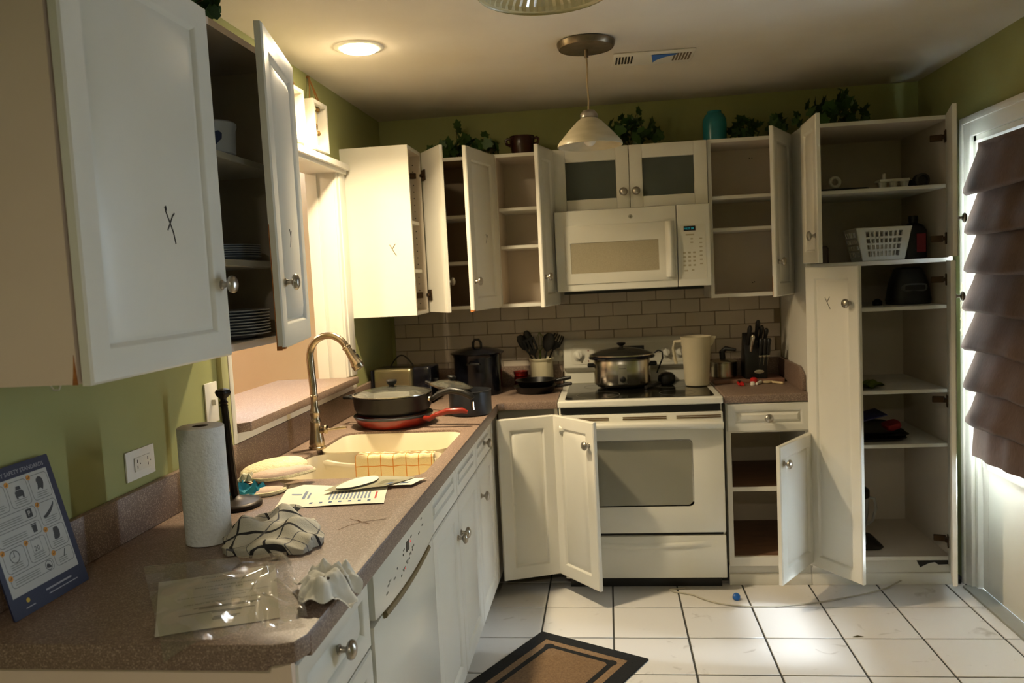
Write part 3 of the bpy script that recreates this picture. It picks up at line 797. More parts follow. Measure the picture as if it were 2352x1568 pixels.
b = MB(); b.lathe([(.013, .0), (.014, .012), (.017, .016), (.016, .022), (.006, .026)], 16, T3(fx + .019, fy, .985) @ AXX)
b.tube([(fx + .04, fy, .985), (fx + .055, fy + .002, .9845), (fx + .085, fy + .006, .988), (fx + .112, fy + .008, .990)], [.005, .004, .0065, .005], 10)
t.part('lever', b, FAUCET)
# ------------------------------------------------------------------ range
RX0, RX1, RF = .9265, 1.6835, -.540
t = Thing('electric_range', 'white freestanding electric range with black glass cooktop and oven window', 'range', (1.305, -.2, 0))
b = MB(); b.box(RX0 + .003, RX1 - .003, RF + .03, .05, .06, .885); t.part('body', b, APPL)
b = MB(); b.box(RX0, RX1, -.556, .045, .885, .917); t.part('cooktop_frame', b, APPL, bevel=.008, bseg=3)
b = MB(); b.prism(rrect(.690, .545, .02, 4, 1.305, -.252), .9172, .9195); t.part('cooktop_glass', b, BLKGLASS, bevel=.0008, bseg=1)
RINGM = mat('burner_marking', '5a564c', .4)
for (x, y, r) in ((1.115, -.40, .105), (1.49, -.40, .085), (1.115, -.12, .075), (1.49, -.12, .105)):
    b = MB(); b.lathe([(r - .003, .9196), (r, .9196), (r, .9199), (r - .003, .9199)], 40, T3(x, y, 0), False, False); t.part('burner_ring', b, RINGM)
# oven door
b = MB()
wx0, wx1, wz0, wz1 = 1.085, 1.530, .420, .715
dx0, dx1, dz0, dz1 = RX0 + .004, RX1 - .004, .284, .848
bmd = slab_with_hole([(dx0, dz0), (dx1, dz0), (dx1, dz1), (dx0, dz1)], rrect(wx1 - wx0, wz1 - wz0, .022, 5, (wx0 + wx1) / 2, (wz0 + wz1) / 2), 0, .040)
b = MB(); b.add(bmd.v, bmd.f, T3(0, RF + .028, 0) @ RX(math.pi / 2))
dr = t.part('oven_door', b, APPL, bevel=.004, bseg=2)
b = MB(); b.prism(rrect(wx1 - wx0 + .02, wz1 - wz0 + .02, .022, 5, (wx0 + wx1) / 2, (wz0 + wz1) / 2), 0, .006, T3(0, RF - .006, 0) @ RX(math.pi / 2)); t.part('oven_window', b, mat('tinted_oven_glass', '8a8778', .22, col2='848172', scale=2), dr)
def handle_fn(u, v):
    x = dx0 + .0 + (dx1 - dx0) * u
    e = min(u, 1 - u); bow = .030 * (1 - (abs(u - .5) * 2) ** 4)
    P = [(.0, .800), (-.012 - bow, .806), (-.020 - bow, .797), (-.020 - bow, .782), (-.010 - bow, .772), (.0, .770)]
    f = v * 5; i = min(int(f), 4); q = f - i
    return (x, RF - .012 + P[i][0] * (1 - q) + P[i + 1][0] * q, P[i][1] * (1 - q) + P[i + 1][1] * q - .012 * (abs(u - .5) * 2) ** 3 + .01)
b = MB(); b.grid(handle_fn, 30, 15); t.part('door_handle', b, APPL, dr, angle=60)
for k in range(3):
    for z in (.833, .824):
        a = dx0 + .03 + k * .245 + (0.02 if k else 0); b = MB(); b.box(a, a + .20, RF - .0145, RF - .008, z - .0022, z + .0022); t.part('vent_slot', b, mat('slot_shadow_brown', '57401c', .8), dr)
b = MB(); b.box(RX0 + .012, RX1 - .012, RF + .005, RF + .03, .853, .884); t.part('vent_gap', b, BLACK)
# storage drawer
b = MB(); b.box(dx0, dx1, RF - .008, RF + .03, .066, .268); sd = t.part('storage_drawer', b, APPL, bevel=.005)
b = MB(); b.grid(lambda u, v: (dx0 + .07 + (dx1 - dx0 - .14) * u, RF - .0085 - .006 * math.sin(math.pi * v) * min(1, 8 * u, 8 * (1 - u)), .215 + .03 * v - .012 * math.sin(math.pi * u)), 30, 6); t.part('finger_rail', b, APPL, sd)
b = MB(); b.box(dx0 + .01, dx1 - .01, RF + .01, RF + .03, .268, .284); t.part('drawer_gap', b, BLACK)
b = MB(); b.box(RX0 + .02, RX1 - .02, RF + .06, .02, .0, .06); t.part('plinth', b, BLACK)
# backguard with controls
def bg(z): return
b = MB(); b.prism([(.035, .917), (.045, .985), (.012, 1.005), (.035, 1.140), (.050, 1.155), (.075, 1.155), (.075, .917)], RX0 + .006, RX1 - .006, Matrix(((0, 0, 1, 0), (1, 0, 0, 0), (0, 1, 0, 0), (0, 0, 0, 1))))
gd = t.part('backguard', b, APPL, bevel=.010, bseg=3)
sl = math.atan2(.023, .135)
def onguard(x, z): return T3(x, .012 + (z - 1.005) * .17, z) @ RX(math.pi / 2 - sl)
b = MB(); b.prism(rrect(.66, .105, .02, 4), -.002, .002, onguard(1.305, 1.075)); t.part('control_panel', b, APPL2, gd)
for x in (1.015, 1.130, 1.475, 1.545):
    b = MB(); b.lathe([(.030, 0), (.030, .006), (.021, .010), (.019, .022), (.012, .025)], 20, onguard(x, 1.070)); b.box(-.004, .004, -.020, .020, .010, .030, onguard(x, 1.070) @ RZ(.2)); t.part('control_knob', b, APPL, gd, bevel=.001, bseg=1)
b = MB(); b.box(-.06, .06, -.014, .014, .001, .004, onguard(1.30, 1.098)); t.part('clock_display', b, BLACK, gd)
for i in range(6):
    b = MB(); b.box(-.012, .012, -.007, .007, .001, .0045, onguard(1.235 + .028 * i, 1.062)); t.part('touch_button', b, APPL, gd)
for z in (1.04, 1.095):
    b = MB(); b.lathe([(.004, 0), (.004, .004)], 8, onguard(1.065, z)); t.part('indicator', b, REDPAN, gd)

# ------------------------------------------------------------------ over-range microwave
MX0, MX1, MF = .938, 1.676, -.335
t = Thing('microwave_oven', 'white over-the-range microwave with a clock display hung above the range', 'microwave', (1.307, -.1, 1.42))
b = MB(); b.box(MX0 + .004, MX1 - .004, MF + .045, YB - .012, 1.424, 1.808); t.part('body', b, APPL)
b = MB(); b.box(MX0 + .03, MX1 - .03, MF + .06, YB - .04, 1.405, 1.424); t.part('underside_grille', b, BLACK)
SEAM = 1.520
b = MB(); b.box(MX0, SEAM - .0015, MF, MF + .045, 1.420, 1.809); dr = t.part('door', b, APPL, bevel=.006, bseg=3)
bmd = slab_with_hole([(MX0 + .045, 1.455), (1.492, 1.455), (1.492, 1.735), (MX0 + .045, 1.735)], [(1.011, 1.506), (1.432, 1.506), (1.432, 1.652), (1.011, 1.652)], 0, .006)
b = MB(); b.add(bmd.v, bmd.f, T3(0, MF + .001, 0) @ RX(math.pi / 2)); t.part('door_frame', b, APPL2, dr, bevel=.0025)
b = MB(); b.box(1.008, 1.435, MF - .0015, MF + .001, 1.503, 1.655); t.part('window', b, mat('microwave_window_mesh', 'a89d84', .25, col2='9b9078', scale=400), dr)
b = MB(); b.grid(lambda u, v: (1.464 + .044 * (v), MF - .004 - (.018 + .026 * (1 - (2 * u - 1) ** 4)) * math.sin(math.pi * min(.999, max(.001, v))) ** .6, 1.470 + .265 * u), 20, 10); t.part('handle', b, APPL, dr, angle=60)
b = MB(); b.lathe([(.0095, 0), (.0095, .0015)], 20, T3(1.304, MF, 1.767) @ AXNY); em = t.part('round_emblem', b, mat('emblem_grey', '6d6a5c', .4, .5), dr)
b = MB(); b.lathe([(.0075, .0015), (.0075, .0019), (.0062, .0019), (.0062, .0015)], 20, T3(1.304, MF, 1.767) @ AXNY, False, False); b.tube([(1.300, MF - .002, 1.769), (1.302, MF - .002, 1.772), (1.306, MF - .002, 1.770), (1.306, MF - .002, 1.764), (1.309, MF - .002, 1.763)], .0007, 5); t.part('emblem_mark', b, APPL, em)
b = MB(); b.box(SEAM + .0015, MX1, MF, MF + .045, 1.420, 1.809); pn = t.part('control_panel', b, APPL, bevel=.006, bseg=3)
b = MB(); b.prism(rrect(.118, .26, .008, 3, 1.595, 1.585), 0, .002, T3(0, MF, 0) @ RX(math.pi / 2)); t.part('keypad', b, APPL2, pn)
b = MB(); b.box(1.552, 1.607, MF - .003, MF - .0015, 1.683, 1.706); ds = t.part('display', b, BLACK, pn)
b = text_mb('10:27 30', .0125, T3(1.5545, MF - .0032, 1.690) @ RX(math.pi / 2)); t.part('display_digits', b, mat('display_teal', '1c7f86', .5, emit='2aa7ad', estr=.55), ds)
for r in range(4):
    for c in range(3):
        b = MB(); b.prism(rrect(.013, .008, .002, 2, 1.5525 + c * .023, 1.580 - r * .020), 0, .0008, T3(0, MF - .002, 0) @ RX(math.pi / 2)); t.part('key', b, mat('key_print', 'a79c80', .6), pn)
for r in range(7):
    b = MB(); b.prism(rrect(.014, .006, .002, 2, 1.630, 1.645 - r * .020), 0, .0008, T3(0, MF - .002, 0) @ RX(math.pi / 2)); t.part('key', b, MATS['key_print'], pn)
for (x, z, w_) in ((1.558, 1.495, .018), (1.590, 1.497, .012), (1.588, 1.628, .014), (1.588, 1.645, .012), (1.58, 1.665, .040)):
    b = MB(); b.prism(rrect(w_, .007, .002, 2, x, z), 0, .0008, T3(0, MF - .002, 0) @ RX(math.pi / 2)); t.part('key', b, MATS['key_print'], pn)

# ------------------------------------------------------------------ dishwasher
DX = .602
t = Thing('dishwasher', 'white dishwasher with slanted control panel and curved pocket handle beside the sink cabinet', 'dishwasher', (.3, -2.26, 0))
b = MB(); b.box(.03, DX, -2.573, -1.945, .09, .868); t.part('body', b, APPL)
b = MB(); b.box(DX, DX + .024, -2.570, -1.948, .095, .735); t.part('door', b, APPL, bevel=.004)
zx = Matrix(((0, 0, 1, 0), (1, 0, 0, 0), (0, 1, 0, 0), (0, 0, 0, 1)))     # local (x,y,z) -> world (y,z,x)
# bowed lower edge of the control panel
low = [(-2.570 + .622 * i / 24, .752 - .020 * (1 - ((i - 12) / 12) ** 2)) for i in range(25)]
b = MB(); b.prism(low + [(-1.948, .866), (-2.570, .866)], DX, DX + .030, zx); cp = t.part('control_panel', b, APPL, bevel=.003)
cur = [(DX + .026, y, z - .010) for y, z in low[3:22]]
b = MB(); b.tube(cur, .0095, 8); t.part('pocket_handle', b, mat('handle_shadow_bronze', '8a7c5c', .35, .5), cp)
PX = DX + .0302
def dwbox(y, z, w_, h_, m_, n_):
    b = MB(); b.box(PX - .001, PX + .0006, y - w_ / 2, y + w_ / 2, z - h_ / 2, z + h_ / 2); return t.part(n_, b, m_, cp)
dwbox(-2.262, .820, .030, .026, BLACK, 'display')
for i, (y, z) in enumerate([(-2.31, .812), (-2.372, .800), (-2.215, .793), (-2.232, .788), (-2.252, .783), (-2.272, .778), (-2.312, .772)]): dwbox(y, z, .006, .005, BLACK, 'button')
PRN = mat('panel_print', '8f8d80', .6)
for i in range(9): dwbox(-2.20 - .017 * i + .003 * (i % 2), .800 - .004 * i + .004 * (i % 2), .010, .005, PRN, 'legend')
for (y, z) in ((-2.10, .842), (-2.09, .822), (-2.135, .812), (-2.30, .822), (-2.40, .785), (-2.455, .790), (-2.47, .775), (-2.44, .795), (-2.222, .832)): dwbox(y, z, .016, .004, PRN, 'legend')
LED = mat('red_led', 'd84a4a', .4, emit='ff3a3a', estr=.9)
dwbox(-2.232, .822, .005, .005, LED, 'indicator'); dwbox(-2.297, .773, .005, .005, LED, 'indicator')
b = MB(); b.box(.55, DX - .02, -2.57, -1.948, 0, .09); t.part('toe_panel', b, TRIMW)

# ------------------------------------------------------------------ ceiling lights and vent
t = Thing('recessed_light', 'lit recessed ceiling downlight glowing warm above the sink', 'light', (.30, -1.282, ZC))
b = MB(); b.lathe([(.066, ZC - .0015), (.070, ZC - .006), (.088, ZC - .004), (.093, ZC - .0005), (.093, ZC + .002), (.066, ZC + .002)], 40, T3(.30, -1.282, 0), False, False); t.part('trim_ring', b, TRIMW)
b = MB(); b.lathe([(.0655, ZC - .002), (.062, ZC - .012), (.035, ZC - .019), (.001, ZC - .021)], 40, T3(.30, -1.282, 0), False, True)
t.part('lens', b, mat('lit_lens', 'fff0c8', .5, emit='ffe7bd', estr=130.))
l = bpy.data.lights.new('downlight_lamp', 'AREA'); l.shape = 'DISK'; l.size = .12; l.energy = CAN_POWER; l.color = CAN_COLOR; l.spread = math.radians(135)
o = link(bpy.data.objects.new('downlight_lamp', l)); o.location = (.30, -1.282, ZC - .023)
t = Thing('recessed_light', 'unseen fill downlight added in the ceiling behind the camera', 'light', (1.0, -5.2, ZC))  # fill lamp added out of view to brighten faces turned to the camera
b = MB(); b.lathe([(.066, ZC - .0015), (.070, ZC - .006), (.088, ZC - .004), (.093, ZC - .0005), (.093, ZC + .002), (.066, ZC + .002)], 40, T3(1.0, -5.2, 0), False, False); t.part('trim_ring', b, TRIMW)
b = MB(); b.lathe([(.0655, ZC - .002), (.060, ZC - .006), (.03, ZC - .009), (.001, ZC - .010)], 40, T3(1.0, -5.2, 0), False, True)
t.part('lens', b, mat('fill_lens', 'fff0c8', .5, emit='ffe7bd', estr=10.))
l = bpy.data.lights.new('rear_fill_lamp', 'AREA'); l.shape = 'DISK'; l.size = .12; l.energy = REAR_FILL_POWER; l.color = REAR_FILL_COLOR; l.spread = math.radians(165)
o = link(bpy.data.objects.new('rear_fill_lamp', l)); o.location = (1.0, -5.2, ZC - .013)
# light of the next room
t = Thing('ceiling_light', 'plain opal ceiling light of the peach room beyond the wall opening', 'light', (-1.1, -1.6, ZC))
b = MB(); b.lathe([(.17, ZC - .001), (.17, ZC - .03), (.14, ZC - .07), (.001, ZC - .09)], 28, T3(-1.1, -1.6, 0), True, False); t.part('shade', b, mat('opal_lit', 'fff0d8', .5, emit='ffe2b0', estr=2.))
l = bpy.data.lights.new('hall_lamp', 'AREA'); l.shape = 'DISK'; l.size = .3; l.energy = HALL_POWER; l.color = (1, .74, .46)
o = link(bpy.data.objects.new('hall_lamp', l)); o.location = (-1.1, -1.6, ZC - .10)

PB = mat('satin_bronze_canopy', '8a7c68', .35, .9, col2='7a6c58', scale=30)
SHADE = mat('alabaster_glass', 'd8cdb0', .35, trans=.25, col2='c9bd9d', scale=12, stretch=(1, 1, 4))
px, py = 1.136, -1.105
t = Thing('pendant_light', 'unlit pendant lamp with cone-shaped alabaster shade hanging from a bronze canopy', 'light', (px, py, 1.99))
b = MB(); b.lathe([(.001, ZC - .030), (.085, ZC - .030), (.104, ZC - .026), (.110, ZC - .015), (.111, ZC - .004), (.100, ZC - .0005)], 40, T3(px, py, 0)); t.part('canopy', b, PB)
b = MB(); b.tube([(px, py, ZC - .03), (px, py, ZC - .06)], .008, 10); t.part('stem', b, PB)
b = MB(); b.tube([(px, py, ZC - .055), (px + .002, py, 2.28), (px - .001, py, 2.22), (px + .002, py, 2.17), (px, py, 2.125)], .0035, 8); t.part('cord', b, mat('clear_cord', 'a08a64', .5))
b = MB(); b.lathe([(.008, 2.13), (.022, 2.127), (.034, 2.112), (.034, 2.100), (.030, 2.097)], 24, T3(px, py, 0)); t.part('socket_cap', b, NICKEL)
b = MB(); b.lathe([(.028, 2.100), (.048, 2.086), (.078, 2.055), (.108, 2.022), (.124, 2.003), (.1255, 1.993), (.121, 1.992), (.105, 2.018), (.076, 2.050), (.046, 2.081), (.026, 2.095)], 40, T3(px, py, 0), False, False); t.part('shade', b, SHADE)
b = MB(); b.ball((px, py, 2.022), .026, .026, .030); b.tube([(px, py, 2.04), (px, py, 2.095)], .014, 10); t.part('bulb', b, BULB)

qx, qy, qz = 1.055, -2.22, 2.20
t = Thing('ceiling_fixture', 'ribbed glass ceiling fixture hanging above the room nearest the big wall cabinet', 'light', (qx, qy, qz))
RIB = mat('ribbed_glass', 'd9cfa8', .25, trans=.2, col2='cfc49a', scale=6)
b = MB(); n = 96; vs = []; fs = []
prof = [(.167, 0), (.170, .003), (.167, .006), (.160, .008), (.154, .019), (.125, .050), (.090, .082), (.055, .105)]
for (r, z) in prof:
    for k in range(n):
        a = 2 * math.pi * k / n; rr = r * (1 + (.045 if (k // 1) % 2 and .018 < z < .10 else 0)); vs.append((qx + rr * math.cos(a), qy + rr * math.sin(a), qz + z))
for i in range(len(prof) - 1):
    for k in range(n): fs.append((i * n + k, i * n + (k + 1) % n, (i + 1) * n + (k + 1) % n, (i + 1) * n + k))
b.add(vs, fs); t.part('ribbed_shade', b, RIB, angle=25)
b = MB(); b.lathe([(.060, qz + .103), (.060, qz + .115), (.02, qz + .12), (.02, ZC - .03), (.07, ZC - .02), (.07, ZC)], 28, T3(qx, qy, 0)); t.part('stem', b, PB)
b = MB(); b.ball((qx, qy, qz + .06), .03); t.part('bulb', b, BULB)

t = Thing('ceiling_vent', 'white ceiling air vent with louvres and a scrap of blue tape', 'vent', (1.40, -.80, ZC))
M_ = T3(1.405, -.803, ZC) @ RZ(math.radians(1.5))
b = MB(); b.box(-.165, .165, -.098, .098, -.006, -.0005, M_); t.part('face_plate', b, TRIMW, bevel=.003)
for s_ in (-1, 1):
    for k in range(6):
        x = s_ * .118 + (k - 2.5) * .0125; b = MB(); b.box(x - .0035, x + .0035, -.055, .055, -.0072, -.0055, M_); t.part('louvre_slot', b, BLACK if s_ < 0 else mat('vent_slot_brown', '6a5a44', .8))
b = MB(); b.prism([(.0, -.075), (.105, -.075), (.10, -.055), (.055, -.030), (.025, .010), (.014, .045)], 0, .0006, M_ @ T3(-.01, .015, -.0085)); t.part('tape_scrap', b, mat('blue_painter_tape', '2a62b0', .6), label='torn scrap of blue tape')
# ------------------------------------------------------------------ counter things
CT = .9142                         # counter top level
def ellip_pan(t, name, c, z, prof, m, seg=36, **k):
    b = MB(); b.lathe([(r, z + h) for r, h in prof], seg, T3(c[0], c[1], 0), True, False); return t.part(name, b, m, **k)
# red skillet under a deep black pan with glass lid
c = (.268, -1.010)
t = Thing('skillet', 'red enamel skillet with red handle lying under the black pan by the sink', 'pan', (c[0], c[1], CT))
b = MB(); b.lathe([(.115, CT), (.132, CT + .004), (.150, CT + .020), (.163, CT + .042), (.160, CT + .0425), (.147, CT + .021), (.128, CT + .007), (.001, CT + .007)], 40, T3(*c, 0)); t.part('pan_body', b, REDPAN)
b = MB(); b.lathe([(.1605, CT + .0425), (.1640, CT + .043), (.1665, CT + .050), (.163, CT + .052), (.158, CT + .044)], 40, T3(*c, 0), False, False); t.part('rim', b, GREYPAN)
hp = [(c[0] + .150, c[1] - .075, CT + .036), (c[0] + .172, c[1] - .085, CT + .036), (c[0] + .20, c[1] - .090, CT + .052), (c[0] + .25, c[1] - .093, CT + .066), (c[0] + .31, c[1] - .093, CT + .067), (c[0] + .332, c[1] - .093, CT + .060)]
b = MB(); b.tube(hp, [.012, .011, .010, .0125, .012, .007], 10); t.part('handle', b, REDPAN)
z0 = CT + .052
t = Thing('saute_pan', 'deep black pan with glass lid stacked on the red skillet', 'pan', (c[0], c[1], z0))
b = MB(); b.lathe([(.130, z0), (.148, z0 + .006), (.160, z0 + .028), (.1635, z0 + .075), (.1655, z0 + .078), (.1605, z0 + .079), (.157, z0 + .03), (.145, z0 + .008), (.001, z0 + .006)], 40, T3(*c, 0)); t.part('pan_body', b, IRON)
b = MB(); b.lathe([(.160, z0 + .080), (.162, z0 + .083), (.155, z0 + .0845), (.12, z0 + .097), (.07, z0 + .106), (.018, z0 + .109), (.001, z0 + .109), (.001, z0 + .106), (.07, z0 + .103), (.12, z0 + .094), (.155, z0 + .081)], 40, T3(*c, 0), False, False); ld = t.part('glass_lid', b, mat('lid_glass', 'e6e6d8', .04, trans=.95, ior=1.35))
b = MB(); b.lathe([(.160, z0 + .079), (.166, z0 + .081), (.166, z0 + .085), (.160, z0 + .086)], 40, T3(*c, 0), False, False); t.part('lid_rim', b, STEEL, ld)
b = MB(); b.lathe([(.012, z0 + .108), (.011, z0 + .116), (.019, z0 + .122), (.0225, z0 + .134), (.020, z0 + .139), (.001, z0 + .140)], 20, T3(*c, 0)); t.part('lid_knob', b, BLACK, ld)
hp = [(c[0] + .158, c[1] - .03, z0 + .055), (c[0] + .178, c[1] - .036, z0 + .058), (c[0] + .21, c[1] - .045, z0 + .080), (c[0] + .26, c[1] - .055, z0 + .094), (c[0] + .31, c[1] - .062, z0 + .085), (c[0] + .345, c[1] - .066, z0 + .066), (c[0] + .352, c[1] - .067, z0 + .058)]
b = MB(); b.tube(hp, [.008, .010, .012, .0145, .0145, .013, .009], 12); hh = t.part('handle', b, BLACK)
b = MB(); b.lathe([(.011, 0), (.0125, .006), (.011, .012)], 14, T3(c[0] + .158, c[1] - .03, z0 + .057) @ AXX); t.part('handle_ferrule', b, STEEL, hh)
b = MB(); b.tube([(c[0] + .352, c[1] - .067, z0 + .045), (c[0] + .352, c[1] - .067, z0 + .03), (c[0] + .353, c[1] - .067, z0 + .012)], .004, 6); t.part('hanging_loop', b, STEEL, hh)
b = MB(); b.tube([(c[0] - .155, c[1] + .02, z0 + .060), (c[0] - .185, c[1] + .01, z0 + .066), (c[0] - .215, c[1] + .02, z0 + .066), (c[0] - .20, c[1] + .06, z0 + .066), (c[0] - .15, c[1] + .06, z0 + .060)], .0075, 8); t.part('helper_handle', b, BLACK)
# grey sauce pot with askew glass lid
c = (.560, -.800)
t = Thing('saucepan', 'grey saucepan with a tilted glass lid on the counter corner', 'pot', (c[0], c[1], CT))
b = MB(); b.lathe([(.078, CT), (.090, CT + .005), (.0935, CT + .02), (.0935, CT + .105), (.0955, CT + .107), (.0905, CT + .108), (.0895, CT + .02), (.001, CT + .008)], 36, T3(*c, 0)); t.part('pot_body', b, GREYPAN)
b = MB(); b.box(c[0] + .012, c[0] + .028, c[1] - .104, c[1] - .088, CT + .086, CT + .098); t.part('rivet_bracket', b, BLACK, bevel=.002)
ML = T3(c[0] - .085, c[1] + .01, CT + .125) @ RY(math.radians(9))
b = MB(); b.lathe([(.093, 0), (.095, .003), (.088, .006), (.06, .018), (.03, .024), (.001, .026), (.001, .024), (.03, .022), (.06, .016), (.088, .004)], 36, ML, False, False); ld = t.part('glass_lid', b, MATS['lid_glass'])
b = MB(); b.lathe([(.092, -.001), (.097, .001), (.097, .005), (.092, .006)], 36, ML, False, False); t.part('lid_rim', b, STEEL, ld)
b = MB(); b.lathe([(.009, .025), (.009, .032), (.018, .036), (.020, .044), (.016, .048), (.001, .049)], 18, ML); t.part('lid_knob', b, BLACK, ld)
b = MB(); b.tube([(c[0] - .088, c[1] + .01, CT + .090), (c[0] - .12, c[1] + .04, CT + .105), (c[0] - .17, c[1] + .07, CT + .125), (c[0] - .215, c[1] + .09, CT + .138)], [.007, .009, .010, .008], 10); t.part('handle', b, BLACK)
# black stock pot
c = (.500, -.180)
t = Thing('stock_pot', 'tall black speckled enamel stock pot with lid in the counter corner', 'pot', (c[0], c[1], CT))
SPECK = mat('speckled_black_enamel', '14161c', .14, col2='3a4048', scale=420, detail=0)
b = MB(); b.lathe([(.118, CT), (.122, CT + .004), (.124, CT + .19), (.128, CT + .205), (.130, CT + .209), (.120, CT + .209)], 40, T3(*c, 0)); t.part('pot_body', b, MATS['black_enamel'])
b = MB(); b.lathe([(.133, CT + .208), (.139, CT + .212), (.139, CT + .216), (.130, CT + .219), (.115, CT + .225), (.06, CT + .240), (.001, CT + .244)], 40, T3(*c, 0), True, False); ld = t.part('lid', b, MATS['black_enamel'])
b = MB(); b.tube([(c[0] - .022, c[1], CT + .238), (c[0] - .020, c[1], CT + .265), (c[0] - .010, c[1], CT + .280), (c[0] + .010, c[1], CT + .280), (c[0] + .020, c[1], CT + .265), (c[0] + .022, c[1], CT + .238)], .0065, 8); t.part('lid_handle', b, BLACK, ld)
b = MB(); b.tube([(c[0] - .03, c[1] - .120, CT + .165), (c[0] - .03, c[1] - .150, CT + .168), (c[0] + .03, c[1] - .150, CT + .168), (c[0] + .03, c[1] - .120, CT + .165)], .005, 8); t.part('side_handle', b, BLACK)
# toaster
t = Thing('toaster', 'two-slice toaster with silver body and black end caps beneath the corner cabinets', 'toaster', (.17, -.38, CT))
Mt = T3(.170, -.385, CT) @ RZ(math.radians(-4))
b = MB(); b.box(-.145, .055, -.075, .075, .012, .176, Mt); bd = t.part('body', b, mat('toaster_steel', 'a59a78', .25, .85), bevel=.020, bseg=4)
b = MB(); b.box(.056, .150, -.078, .078, .006, .182, Mt); t.part('end_cap', b, BLACKGLOSS, bevel=.016, bseg=3)
b = MB(); b.box(-.158, -.146, -.076, .076, .006, .17, Mt); t.part('end_cap', b, BLACKGLOSS, bevel=.005, bseg=2)
for y in (-.032, .032):
    b = MB(); b.box(-.12, .04, y - .013, y + .013, .170, .1765, Mt); t.part('toast_slot', b, BLACK, bd)
b = MB(); b.box(-.14, .13, -.06, .06, 0, .012, Mt); t.part('base', b, BLACK)
b = MB(); b.box(.148, .166, -.012, .012, .10, .115, Mt); t.part('lever', b, BLACK, bevel=.003)
b = MB(); b.tube([tuple(Mt @ Vector((-.085 + .12 * i / 12, .02, .177 + .055 * math.sin(math.pi * i / 12)))) for i in range(13)], .0035, 6)
single('power_cord', 'black power cord looped over the silver toaster', 'cord', b, BLACK, (.1, -.38, CT + .177))
# red dish stack and blue jar
for k in range(3):
    z = CT + .0005 + k * .029
    b = MB(); b.lathe([(.024, z), (.036, z + .004), (.040, z + .026), (.043, z + .0285), (.038, z + .0285), (.034, z + .007), (.001, z + .006)], 24, T3(.700, .010, 0))
    single('ramekin', ('bottom glossy dark red ramekin in the stack behind the frying pans', 'middle glossy dark red ramekin in the stack behind the frying pans', 'top glossy dark red ramekin in the stack behind the frying pans')[k], 'bowl', b, mat('dark_red_glaze', '7a1512', .15), (.70, .01, z), 'stacked red ramekins')
b = MB(); b.lathe([(.022, CT), (.026, CT + .004), (.026, CT + .045), (.02, CT + .052), (.02, CT + .06), (.001, CT + .06)], 20, T3(.335, .02, 0))
single('glass_jar', 'small blue jar standing behind the toaster by the stock pot', 'jar', b, mat('blue_jar_glass', '24415a', .2), (.335, .02, CT))
# utensil crock with tools
c = (.815, .000)
t = Thing('utensil_crock', 'cream fluted ceramic crock holding black kitchen utensils left of the range', 'crock', (c[0], c[1], CT))
b = MB(); n = 48; vs = []; fs = []
prof = [(.056, 0), (.060, .006), (.060, .138), (.066, .145), (.067, .153), (.062, .155), (.056, .148), (.053, .01), (.001, .008)]
for r, z in prof:
    for k in range(n):
        a = 2 * math.pi * k / n; rr = r * (1 + (.012 * math.cos(12 * a) if .006 <= z <= .15 and r > .055 else 0)); vs.append((c[0] + rr * math.cos(a), c[1] + rr * math.sin(a), CT + z))
for i in range(len(prof) - 1):
    for k in range(n): fs.append((i * n + k, i * n + (k + 1) % n, (i + 1) * n + (k + 1) % n, (i + 1) * n + k))
fs.append(tuple(range(n))[::-1]); b.add(vs, fs); t.part('crock_body', b, mat('cream_glaze', 'd6cdae', .3))
